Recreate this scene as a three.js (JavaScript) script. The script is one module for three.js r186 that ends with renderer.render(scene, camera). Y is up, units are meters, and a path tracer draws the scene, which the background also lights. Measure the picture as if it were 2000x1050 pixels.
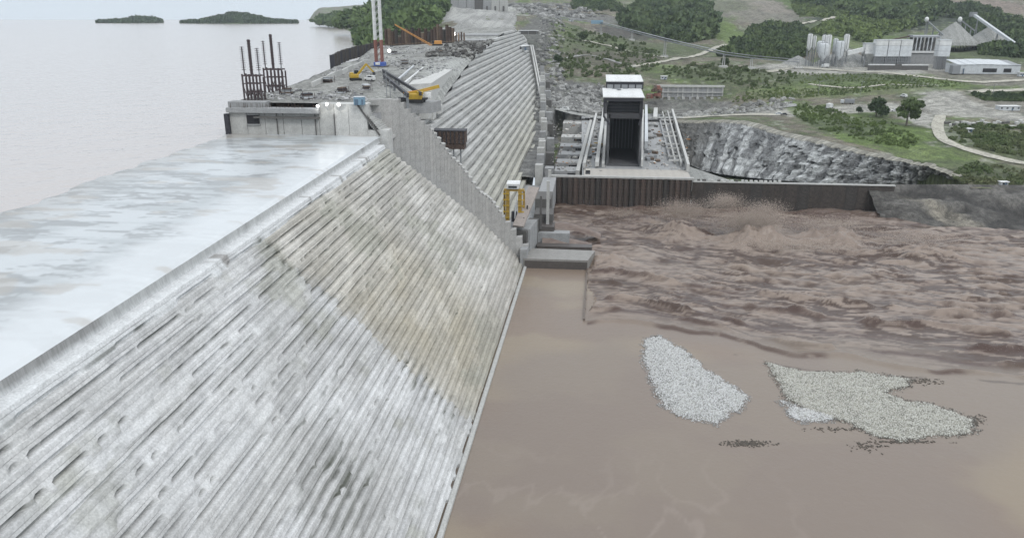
import * as THREE from 'three';
import { mergeGeometries } from 'three/addons/utils/BufferGeometryUtils.js';
import { RoundedBoxGeometry } from 'three/addons/geometries/RoundedBoxGeometry.js';

// ---------------------------------------------------------------- camera, sky, sun, exposure
const scene = new THREE.Scene();
const EYE = new THREE.Vector3(0, 100, 0), PITCH = 18.4693, YAW = 5.8488, F = 1500;   // metres, degrees, focal length in photo pixels
const camera = new THREE.PerspectiveCamera(2 * Math.atan(525 / F) * 180 / Math.PI, 2000 / 1050, 1, 30000);
camera.position.copy(EYE);
camera.rotation.set(-PITCH * Math.PI / 180, YAW * Math.PI / 180, 0, 'YXZ');
scene.add(camera);
const renderer = new THREE.WebGLRenderer({ antialias: true });
renderer.toneMapping = THREE.LinearToneMapping;
renderer.toneMappingExposure = 1.0;
renderer.shadowMap.enabled = true;

function hash3(x, y, z) {
  let h = (x * 374761393 + y * 668265263 + z * 2147483647) | 0;
  h = Math.imul(h ^ (h >>> 13), 1274126177); h = Math.imul(h ^ (h >>> 16), 2246822519);
  return ((h ^ (h >>> 15)) >>> 0) / 4294967296;
}
const sm = t => t * t * (3 - 2 * t), mix = (a, b, t) => a + (b - a) * t, clamp = (x, a = 0, b = 1) => x < a ? a : x > b ? b : x;
const step = (a, b, x) => sm(clamp((x - a) / (b - a)));
function vn(x, y, z = 0) {                                   // value noise, 0..1
  const X = Math.floor(x), Y = Math.floor(y), Z = Math.floor(z), u = sm(x - X), v = sm(y - Y), w = sm(z - Z);
  const p = (k) => mix(mix(hash3(X, Y, k), hash3(X + 1, Y, k), u), mix(hash3(X, Y + 1, k), hash3(X + 1, Y + 1, k), u), v);
  return w === 0 ? p(Z) : mix(p(Z), p(Z + 1), w);
}
const fbm = (x, y, z = 0, o = 4) => { let s = 0, a = 0.5, t = 0; for (let i = 0; i < o; i++) { s += a * vn(x, y, z + i * 17.3 | 0); t += a; a *= 0.5; x = x * 2.03 + 11.7; y = y * 2.03 + 5.1; } return s / t; };
function rng(seed) { let a = seed >>> 0; return () => { a = (a + 0x6D2B79F5) | 0; let t = Math.imul(a ^ (a >>> 15), 1 | a); t = (t + Math.imul(t ^ (t >>> 7), 61 | t)) ^ t; return ((t ^ (t >>> 14)) >>> 0) / 4294967296; }; }

{ // overcast sky: a computed equirectangular map, brighter towards the zenith as a cloud deck is
  const W = 512, H = 256, d = new Float32Array(W * H * 4);
  for (let j = 0; j < H; j++) for (let i = 0; i < W; i++) {
    const el = ((j + 0.5) / H - 0.5) * Math.PI, az = i / W * 2 * Math.PI, s = Math.max(0, Math.sin(el));
    const cx = Math.cos(az) * Math.cos(el), cz = Math.sin(az) * Math.cos(el);
    const n = s > 0 ? fbm(cx / (s + 0.25) * 1.3 + 40, cz / (s + 0.25) * 1.3 + 40, 3, 4) - 0.5 : 0;
    const k = 1.05 * (1 + 1.0 * s) * (1 + 0.22 * n * step(0, 0.25, s)), b = step(0, 0.5, s);
    const o = (j * W + i) * 4;
    d[o] = mix(0.70, 0.755, b) * k; d[o + 1] = mix(0.78, 0.795, b) * k; d[o + 2] = mix(0.855, 0.845, b) * k; d[o + 3] = 1;
  }
  const t = new THREE.DataTexture(d, W, H, THREE.RGBAFormat, THREE.FloatType);
  t.mapping = THREE.EquirectangularReflectionMapping; t.magFilter = THREE.LinearFilter; t.minFilter = THREE.LinearFilter; t.wrapS = THREE.RepeatWrapping; t.needsUpdate = true;
  scene.background = t; scene.environment = t;
}
const sun = new THREE.DirectionalLight(new THREE.Color(1, 0.97, 0.92), 1.1);
sun.position.set(450, 760, 250); sun.target.position.set(0, 0, -400);
sun.castShadow = true; sun.shadow.radius = 30; sun.shadow.mapSize.set(2048, 2048);
Object.assign(sun.shadow.camera, { left: -900, right: 900, top: 900, bottom: -900, near: 10, far: 3000 });
scene.add(sun, sun.target);
scene.fog = new THREE.FogExp2(new THREE.Color(0.78, 0.85, 0.92), 0.00005);

// ---------------------------------------------------------------- surveying: bearing -> world point (used to set things out on the ground)
const rad = Math.PI / 180, sp = Math.sin(PITCH * rad), cp = Math.cos(PITCH * rad), sy = Math.sin(YAW * rad), cy = Math.cos(YAW * rad);
const DIR = (u, v) => { const a = (u - 1000) / F, b = (v - 525) / F; return [-sy * cp + cy * a - (-sy * sp) * b, -sp - cp * b, -cy * cp - sy * a - (-cy * sp) * b]; };
const PY = (u, v, y) => { const d = DIR(u, v), t = (y - 100) / d[1]; return [d[0] * t, y, d[2] * t]; };
const PZ = (u, v, z) => { const d = DIR(u, v), t = z / d[2]; return [d[0] * t, 100 + d[1] * t, z]; };
const PV = [-60, 0, 25, 50, 75, 100, 130, 165, 200, 215, 230, 240, 260, 295, 330, 350, 362], PD = [-2700, -2000, -1700, -1450, -1250, -1050, -870, -740, -670, -640, -600, -560, -515, -470, -440, -425, -415];
const lerpTab = (X, Y, x) => { if (x <= X[0]) return Y[0]; for (let i = 1; i < X.length; i++) if (x <= X[i]) return mix(Y[i - 1], Y[i], (x - X[i - 1]) / (X[i] - X[i - 1])); return Y[Y.length - 1]; };

// ---------------------------------------------------------------- textures and materials
function dataTex(n, fn, srgb, m = n) {
  const d = new Uint8Array(n * m * 4);
  for (let j = 0; j < m; j++) for (let i = 0; i < n; i++) { const c = fn(i / n, j / m), o = (j * n + i) * 4; d[o] = clamp(c[0]) * 255; d[o + 1] = clamp(c[1]) * 255; d[o + 2] = clamp(c[2]) * 255; d[o + 3] = 255; }
  const t = new THREE.DataTexture(d, n, m, THREE.RGBAFormat);
  t.wrapS = t.wrapT = THREE.RepeatWrapping; t.magFilter = THREE.LinearFilter; t.minFilter = THREE.LinearMipmapLinearFilter; t.generateMipmaps = true;
  if (srgb) t.colorSpace = THREE.SRGBColorSpace; t.needsUpdate = true; return t;
}
function pn(u, v, f, s) {                                     // tileable value noise, f whole cells per tile
  const x = u * f, y = v * f, X = Math.floor(x), Y = Math.floor(y), a = sm(x - X), b = sm(y - Y), m = k => ((k % f) + f) % f;
  return mix(mix(hash3(m(X), m(Y), s), hash3(m(X + 1), m(Y), s), a), mix(hash3(m(X), m(Y + 1), s), hash3(m(X + 1), m(Y + 1), s), a), b);
}
const pf = (u, v, f, s, o = 5) => { let r = 0, a = 0.5, t = 0; for (let i = 0; i < o; i++) { r += a * pn(u, v, f, s + i); t += a; a *= 0.55; f *= 2; } return r / t; };
const grainC = dataTex(512, (u, v) => { const n = pf(u, v, 6, 1, 6), p = pf(u, v, 40, 9, 3); const g = 0.86 + 0.16 * (n - 0.5) + 0.20 * (p - 0.5); return [g, g, g * 0.995]; }, true);
const grainB = dataTex(512, (u, v) => { const g = pf(u, v, 12, 21, 6); return [g, g, g]; }, false);
const waterB = dataTex(512, (u, v) => { const g = 0.6 * pf(u, v, 7, 31, 5) + 0.4 * pf(u * 1, v * 1, 20, 37, 3); return [g, g, g]; }, false);
const earthC = dataTex(512, (u, v) => { const n = pf(u, v, 9, 51, 6), p = pf(u, v, 60, 59, 3); const g = 0.78 + 0.5 * (n - 0.5) + 0.5 * (p - 0.5); return [g, g, g * 0.97]; }, true);
const rep = (t, s) => { const c = t.clone(); c.repeat.set(s, s); c.needsUpdate = true; return c; };
const L = (r, g, b) => new THREE.Color().setRGB(r, g, b);
function mat(c, o = {}) { const m = new THREE.MeshStandardMaterial({ color: L(...c), roughness: 0.85, metalness: 0, side: THREE.DoubleSide, ...o }); return m; }
const concreteMaps = { map: rep(grainC, 1 / 9), bumpMap: rep(grainB, 1 / 4), bumpScale: 0.03 };
const M = {
  face: mat([1, 1, 1], { vertexColors: true, ...concreteMaps, roughness: 0.8 }),
  concrete: mat([0.50, 0.50, 0.485], { ...concreteMaps }),
  paleConcrete: mat([0.60, 0.60, 0.585], { ...concreteMaps }),
  greyConcrete: mat([0.36, 0.365, 0.37], { ...concreteMaps }),
  darkConcrete: mat([0.13, 0.125, 0.12], { ...concreteMaps }),
  wetConcrete: mat([0.10, 0.088, 0.082], { ...concreteMaps, roughness: 0.5 }),
  earth: mat([1, 1, 1], { vertexColors: true, map: rep(earthC, 1 / 40), bumpMap: rep(earthC, 1 / 18), bumpScale: 0.5, roughness: 0.95 }),
  rock: mat([1, 1, 1], { vertexColors: true, map: rep(earthC, 1 / 14), bumpMap: rep(earthC, 1 / 7), bumpScale: 0.3, roughness: 0.9 }),
  rust: mat([0.105, 0.068, 0.055], { map: rep(earthC, 1 / 5), roughness: 0.8 }),
  rustLight: mat([0.21, 0.15, 0.115], { map: rep(earthC, 1 / 5), roughness: 0.8 }),
  pile: mat([0.092, 0.070, 0.062], { map: rep(earthC, 1 / 6), roughness: 0.75 }),
  pileDark: mat([0.062, 0.054, 0.051], { map: rep(earthC, 1 / 6), roughness: 0.7 }),
  steelDark: mat([0.035, 0.035, 0.042], { roughness: 0.6, metalness: 0.3 }),
  steelGrey: mat([0.22, 0.23, 0.24], { roughness: 0.6, metalness: 0.2 }),
  black: mat([0.012, 0.012, 0.015], { roughness: 0.8 }),
  navy: mat([0.026, 0.028, 0.035], { map: rep(grainC, 1 / 12), roughness: 0.65 }),
  white: mat([0.78, 0.79, 0.79], { map: rep(grainC, 1 / 14), roughness: 0.55 }),
  offWhite: mat([0.62, 0.65, 0.68], { map: rep(grainC, 1 / 12), roughness: 0.6 }),
  yellow: mat([0.52, 0.34, 0.03], { map: rep(grainC, 1 / 4), roughness: 0.5 }),
  ochre: mat([0.40, 0.26, 0.05], { map: rep(grainC, 1 / 3), roughness: 0.6 }),
  orange: mat([0.50, 0.24, 0.06], { roughness: 0.6 }),
  blue: mat([0.05, 0.10, 0.34], { roughness: 0.5 }),
  paleBlue: mat([0.22, 0.36, 0.48], { map: rep(grainC, 1 / 4), roughness: 0.6 }),
  slate: mat([0.075, 0.12, 0.17], { roughness: 0.6 }),
  red: mat([0.20, 0.085, 0.065], { roughness: 0.6 }),
  glass: mat([0.02, 0.025, 0.03], { roughness: 0.12 }),
  rubber: mat([0.02, 0.02, 0.02], { roughness: 0.9 }),
  gravel: mat([0.40, 0.405, 0.41], { map: rep(earthC, 1 / 8), roughness: 0.95 }),
  roadDirt: mat([0.57, 0.545, 0.49], { map: rep(earthC, 1 / 12), roughness: 0.95 }),
  lake: new THREE.MeshPhysicalMaterial({ color: L(0.375, 0.342, 0.325), roughness: 0.16, bumpMap: rep(waterB, 1 / 60), bumpScale: 0.5, ior: 1.33 }),
  river: new THREE.MeshPhysicalMaterial({ vertexColors: true, roughness: 0.32, bumpMap: rep(waterB, 1 / 14), bumpScale: 0.10, ior: 1.33, side: THREE.DoubleSide }),
  lamp: mat([1, 1, 1], { emissive: L(1, 0.99, 0.95), emissiveIntensity: 3 }),
  foliage: (r, g, b) => mat([r, g, b], { roughness: 0.9 }),
};

// ---------------------------------------------------------------- building helpers
const count = {};
const numbered = n => { count[n] = (count[n] ?? -1) + 1; return count[n] ? n + '_' + String(count[n]).padStart(3, '0') : n; };
function triUV(g0) {                                          // uv in metres, from the face each triangle shows
  const g = g0.index ? g0.toNonIndexed() : g0; if (!g.attributes.normal) g.computeVertexNormals();
  const p = g.attributes.position, uv = new Float32Array(p.count * 2);
  const a = new THREE.Vector3(), b = new THREE.Vector3(), c = new THREE.Vector3();
  for (let i = 0; i < p.count; i += 3) {
    a.fromBufferAttribute(p, i); b.fromBufferAttribute(p, i + 1).sub(a); c.fromBufferAttribute(p, i + 2).sub(a); b.cross(c);
    const x = Math.abs(b.x), y = Math.abs(b.y), z = Math.abs(b.z), k = y >= x && y >= z ? 1 : x >= z ? 0 : 2;
    for (let j = i; j < i + 3; j++) { uv[2 * j] = k === 0 ? p.getZ(j) : p.getX(j); uv[2 * j + 1] = k === 1 ? p.getZ(j) : p.getY(j); }
  }
  g.setAttribute('uv', new THREE.BufferAttribute(uv, 2)); return g;
}
const clean = g => { const q = triUV(g); for (const k of Object.keys(q.attributes)) if (!['position', 'normal', 'uv', 'color'].includes(k)) q.deleteAttribute(k); return q; };
function box(w, h, d, x = 0, y = 0, z = 0, ry = 0, rx = 0, rz = 0) { const g = new THREE.BoxGeometry(w, h, d); g.rotateX(rx); g.rotateZ(rz); g.rotateY(ry); g.translate(x, y, z); return g; }
function rbox(w, h, d, x = 0, y = 0, z = 0, ry = 0, r = 0.1) { const g = new RoundedBoxGeometry(w, h, d, 1, Math.min(r, w / 2.1, h / 2.1, d / 2.1)); g.rotateY(ry); g.translate(x, y, z); return g; }
function bar(a, b, r = 0.1, n = 5) { const A = new THREE.Vector3(...a), B = new THREE.Vector3(...b), d = B.clone().sub(A), g = new THREE.CylinderGeometry(r, r, d.length(), n, 1); g.applyQuaternion(new THREE.Quaternion().setFromUnitVectors(new THREE.Vector3(0, 1, 0), d.normalize())); g.translate((a[0] + b[0]) / 2, (a[1] + b[1]) / 2, (a[2] + b[2]) / 2); return g; }
function beam(a, b, w, h) { const A = new THREE.Vector3(...a), B = new THREE.Vector3(...b), l = A.distanceTo(B), g = new THREE.BoxGeometry(w, h, l); const o = new THREE.Object3D(); o.position.copy(A); o.lookAt(B); o.position.lerp(B, 0.5); o.updateMatrix(); g.applyMatrix4(o.matrix); return g; }
function cyl(r0, r1, h, x, y, z, n = 16, open = false) { const g = new THREE.CylinderGeometry(r1, r0, h, n, 1, open); g.translate(x, y + h / 2, z); return g; }
function poly(pts, y0, y1) { const s = new THREE.Shape(pts.map(p => new THREE.Vector2(p[0], -p[1]))); const g = new THREE.ExtrudeGeometry(s, { depth: y1 - y0, bevelEnabled: false }); g.rotateX(-Math.PI / 2); g.translate(0, y0, 0); return g; }
function mesh(name, geos, m, parent, keep) {
  const list = (Array.isArray(geos) ? geos : [geos]);
  const g = keep ? list[0] : list.length > 1 ? mergeGeometries(list.map(clean)) : clean(list[0]);
  const o = new THREE.Mesh(g, m); o.name = parent === scene ? numbered(name) : name; o.castShadow = o.receiveShadow = true; parent.add(o); return o;
}
function tag(o, label, category, group, kind) { Object.assign(o.userData, label && { label }, category && { category }, group && { group }, kind && { kind }); return o; }
function thing(name, label, category, pos = [0, 0, 0], ry = 0, group) { const o = new THREE.Group(); o.name = numbered(name); o.position.set(...pos); o.rotation.y = ry; scene.add(o); return tag(o, label, category, group); }
function copy(root, pos, ry, label) { const c = root.clone(); c.name = numbered(root.name.replace(/_\d\d\d$/, '')); c.userData = { ...root.userData, label: label ?? root.userData.label }; c.position.set(...pos); c.rotation.y = ry; scene.add(c); return c; }
function grid(nu, nv, fn, colored) {                           // smooth surface; fn(i,j) -> [x,y,z,(r,g,b)]
  const P = new Float32Array((nu + 1) * (nv + 1) * 3), C = colored && new Float32Array(P.length), UVs = new Float32Array((nu + 1) * (nv + 1) * 2), I = [];
  for (let j = 0; j <= nv; j++) for (let i = 0; i <= nu; i++) { const q = fn(i, j), k = j * (nu + 1) + i; P.set(q.slice(0, 3), k * 3); if (C) C.set(q.slice(3, 6), k * 3); UVs[2 * k] = q[6] ?? q[0]; UVs[2 * k + 1] = q[7] ?? q[2]; }
  for (let j = 0; j < nv; j++) for (let i = 0; i < nu; i++) { const a = j * (nu + 1) + i, b = a + 1, c = a + nu + 1, d = c + 1; I.push(a, b, c, b, d, c); }
  const g = new THREE.BufferGeometry(); g.setAttribute('position', new THREE.BufferAttribute(P, 3)); g.setAttribute('uv', new THREE.BufferAttribute(UVs, 2)); if (C) g.setAttribute('color', new THREE.BufferAttribute(C, 3));
  g.setIndex(I); g.computeVertexNormals(); return g;
}
const cm = (a, b, t) => [mix(a[0], b[0], t), mix(a[1], b[1], t), mix(a[2], b[2], t)];
function inst(name, geo, m, mats, parent) { const o = new THREE.InstancedMesh(geo, m, mats.length); mats.forEach((q, i) => { o.setMatrixAt(i, q.m); if (q.c) o.setColorAt(i, q.c); }); o.name = parent === scene ? numbered(name) : name; o.castShadow = o.receiveShadow = true; parent.add(o); return o; }
const TRS = (x, y, z, sx, syy = sx, sz = sx, ry = 0, rx = 0, rz = 0) => new THREE.Matrix4().compose(new THREE.Vector3(x, y, z), new THREE.Quaternion().setFromEuler(new THREE.Euler(rx, ry, rz)), new THREE.Vector3(sx, syy, sz));

// ================================================================= THE LARGE STRUCTURE
// ---- terrain: heights from control points, linear radial basis
const CTRL = [];
{
  const H = [[-415, 12], [-470, 20], [-560, 24.5], [-640, 26], [-740, 37.5], [-870, 45], [-1050, 52.5], [-1250, 62.3], [-1450, 78], [-1700, 99], [-2000, 128], [-2700, 230], [-4200, 330]];
  for (const [z, y] of H) for (const f of [0.03, 0.18, 0.36, 0.6]) { if (f < 0.15 && z > -800 && z < -420) continue; if (f === 0.18 && z > -760 && z < -600) continue; CTRL.push([f * -z, y, z]); }
  CTRL.push([100, 20, -640], [60, 16, -700], [0, 16, -715], [100, 18, -715], [-20, 16, -600], [60, 34, -765], [0, 34, -765], [110, 36, -770], [-38, 15, -524], [-48, 27, -658], [-50, 34, -773], [-70, 52, -914], [-95, 74, -1000], [-135, 78, -1000], [-123, 98, -1200], [-200, 101, -1400],
    [-160, 52, -640], [-200, 49, -800], [-300, 30, -600], [-310, 40, -980], [-346, 55.5, -1215], [-450, 48, -1400], [-386, 113, -1520], [-275, 110, -1330], [-225, 84, -1080], [-484, 96, -1720], [-717, 78, -2300], [-1162, 60, -3300], [-620, 44, -1700], [-900, 44, -2200], [-1500, 45, -3000], [-1500, 45, -3900], [-900, 100, -3300], [-300, 30, -415], [-900, 20, -900]);
}
const RB = (() => {                                            // solve for the weights
  const n = CTRL.length, A = [], S = 400;
  for (let i = 0; i < n; i++) { A.push([]); for (let j = 0; j < n; j++) A[i].push(Math.hypot(CTRL[i][0] - CTRL[j][0], CTRL[i][2] - CTRL[j][2]) / S); A[i].push(1, CTRL[i][1]); }
  A.push([...Array(n).fill(1), 0, 0]); const m = n + 1;
  for (let c = 0; c < m; c++) { let p = c; for (let r = c + 1; r < m; r++) if (Math.abs(A[r][c]) > Math.abs(A[p][c])) p = r;[A[c], A[p]] = [A[p], A[c]]; for (let r = 0; r < m; r++) if (r !== c) { const f = A[r][c] / A[c][c]; if (f) for (let k = c; k <= m; k++) A[r][k] -= f * A[c][k]; } }
  const w = A.map((r, i) => r[m] / r[i]);
  return (x, z) => { let s = w[n]; for (let i = 0; i < n; i++) s += w[i] * Math.hypot(x - CTRL[i][0], z - CTRL[i][2]) / S; return s; };
})();
const RIM = [[1318, 222], [1350, 226], [1400, 227], [1440, 234], [1500, 247], [1560, 260], [1640, 281], [1700, 296], [1760, 306], [1815, 316], [1872, 340]];
const flatG = (u, v) => { const z = lerpTab(PV, PD, v); return [PZ(u, v, z)[0], z]; };
const rimXZ = RIM.map(p => flatG(...p));
const PIT = [[-30, -405], [-30, -702], [62, -702], ...rimXZ.map(([x, z]) => [x + 3.2, z - 4.2]), [rimXZ[rimXZ.length - 1][0] - 2, -405]];
const inside = (P, x, z) => { let r = false; for (let i = 0, j = P.length - 1; i < P.length; j = i++) if ((P[i][1] > z) !== (P[j][1] > z) && x < (P[j][0] - P[i][0]) * (z - P[i][1]) / (P[j][1] - P[i][1]) + P[i][0]) r = !r; return r; };
function ground(x, z) {
  let y = RB(x, z);
  const far = step(-700, -1600, z);
  y += (fbm(x / 45, z / 45, 5, 4) - 0.5) * mix(3.0, 14, far) + (fbm(x / 9, z / 9, 9, 3) - 0.5) * mix(0.8, 3, far);
  const edge = lerpTab([-3300, -2500, -2000, -1500, -1200, -900], [-0.362, -0.328, -0.318, -0.303, -0.292, -0.24], z), s = x / -z;   // the lake shore
  if (s < edge + 0.012) y = mix(Math.min(y, 50), y, step(edge - 0.004, edge + 0.012, s));
  return y;
}
const G = (u, v) => { const [x, z] = flatG(u, v); return [x, ground(x, z), z]; };   // point on the valley floor in that bearing

// ground cover painted in plan: [bearing u, v, radius u, radius v, kind]
const SOIL = [0.23, 0.205, 0.165], GRASS = [0.105, 0.14, 0.058], LUSH = [0.15, 0.225, 0.055], GRAVEL = [0.46, 0.45, 0.43], DIRT = [0.27, 0.255, 0.225], STONE = [0.22, 0.22, 0.225], DARK = [0.035, 0.055, 0.035], PALE = [0.48, 0.48, 0.48];
const PATCH = [
  [1700, 132, 200, 12, GRAVEL, 1], [1560, 134, 90, 10, GRAVEL, 1], [1920, 150, 130, 14, DIRT, .9], [1900, 205, 110, 26, GRAVEL, 1], [1830, 235, 45, 38, GRAVEL, 1], [1980, 200, 80, 26, DIRT, 1], [1680, 212, 75, 9, GRAVEL, .9], [1560, 217, 60, 8, GRAVEL, 1], [1430, 206, 150, 7, GRAVEL, 1], [1150, 206, 130, 7, GRAVEL, .9],
  [1700, 155, 200, 10, GRASS, 1], [1650, 165, 180, 12, LUSH, .55], [1850, 160, 60, 10, LUSH, .7], [1720, 248, 110, 18, LUSH, 1], [1820, 285, 90, 22, LUSH, .8], [1640, 235, 70, 18, GRASS, 1], [1580, 215, 30, 22, LUSH, .7], [1900, 320, 110, 25, GRASS, .8], [1940, 255, 90, 28, GRASS, .75], [1960, 185, 60, 9, GRASS, .9],
  [1420, 62, 34, 30, LUSH, .9], [1660, 25, 170, 32, DARK, .9], [1600, 20, 60, 24, LUSH, .8], [1650, 60, 120, 16, GRASS, 1], [1700, 85, 130, 12, LUSH, .6], [1850, 100, 120, 20, GRASS, .9], [1470, 20, 90, 26, DIRT, .8], [1500, 12, 40, 18, [0.30, 0.27, 0.24], .9], [1340, 12, 130, 14, GRASS, .5], [1960, 14, 70, 26, [0.29, 0.24, 0.21], 1], [1900, 40, 60, 18, DARK, .8],
  [1250, 95, 150, 12, GRASS, .8], [1120, 110, 80, 20, GRASS, .7], [1200, 120, 140, 10, [0.13, 0.12, 0.09], .8], [1400, 145, 130, 14, GRASS, .8], [1120, 170, 70, 18, STONE, .9], [1340, 178, 90, 12, STONE, .8], [1230, 70, 60, 12, [0.09, 0.085, 0.085], .8], [1100, 45, 120, 10, STONE, .9], [1060, 25, 90, 22, STONE, .8], [1130, 20, 60, 14, SOIL, 1],
  [930, 55, 95, 28, PALE, 1], [960, 20, 60, 25, STONE, .9], [1040, 110, 30, 70, [0.15, 0.15, 0.15], .9], [1055, 240, 30, 90, STONE, 1], [1050, 180, 25, 40, STONE, 1],
].map(([u, v, ru, rv, c, s]) => { const [x, z] = flatG(u, v), [x1] = flatG(u + ru, v), [, z0] = flatG(u, v - rv), [, z1] = flatG(u, v + rv); return { x, z, rx: Math.abs(x1 - x), rz: Math.abs(z1 - z0) / 2, c, s }; });
function groundColor(x, y, z) {
  const n = fbm(x / 30, z / 30, 21, 5), n2 = fbm(x / 7, z / 7, 25, 3);
  const n3 = fbm(x / 90, z / 60, 29, 3);
  let c = cm(SOIL, cm(GRASS, LUSH, step(0.45, 0.65, n3) * 0.7), step(0.42, 0.62, n * 0.65 + n2 * 0.35));
  c = cm(c, GRAVEL, step(0.66, 0.8, n2) * 0.5);
  for (const p of PATCH) { const dx = (x - p.x) / p.rx, dz = (z - p.z) / p.rz, r = Math.hypot(dx, dz) + (n - 0.5) * 0.9 + (n2 - 0.5) * 0.6; if (r < 1.15) c = cm(c, p.c, p.s * step(1.12, 0.85, r)); }
  return c.map(k => k * (0.8 + 0.4 * n2));
}
{
  const nx = 520, nz = 380, zs = j => -417 * Math.pow(5200 / 417, Math.pow(j / nz, 1.05)), ss = i => { const t = i / nx; return t < 0.14 ? mix(-0.62, -0.14, t / 0.14) : mix(-0.14, 0.72, (t - 0.14) / 0.86); };
  const g = grid(nx, nz, (i, j) => {
    const z = zs(j), x = ss(i) * -z; let y = ground(x, z);
    if (inside(PIT, x, z)) y = 3;
    if (z > -1000 && x < lerpTab([-1000, -800, -600, -400], [-120, -75, -60, -45], z) && x > -190) y = Math.min(y, 20);   // beneath the dam
    return [x, y, z, ...groundColor(x, y, z)];
  }, true);
  tag(mesh('valley_hills', g, M.earth, scene, true), 'grassy valley floor rising to hills behind the dam and plant', null, null, 'structure');
}
// ---- reservoir
{
  const s = new THREE.Shape([[-9000, -400], [-126, -400], [-126, 270], [-128, 640], [-150, 1000], [-320, 1700], [-700, 3000], [-1300, 4600], [-9000, 4600]].map(p => new THREE.Vector2(...p)));
  const g = new THREE.ShapeGeometry(s); g.rotateX(-Math.PI / 2); g.translate(0, 57.6, 0);
  tag(mesh('reservoir_water', g, M.lake, scene), 'calm pale silty reservoir water behind the dam', null, null, 'structure');
}

// ---- near overflow section of the dam
const SH = 55.8 / 32, SLOPE = 0.79, fx = y => -70 + SLOPE * (55.8 - y);
const ZA = 12, ZB = -309;
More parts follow.
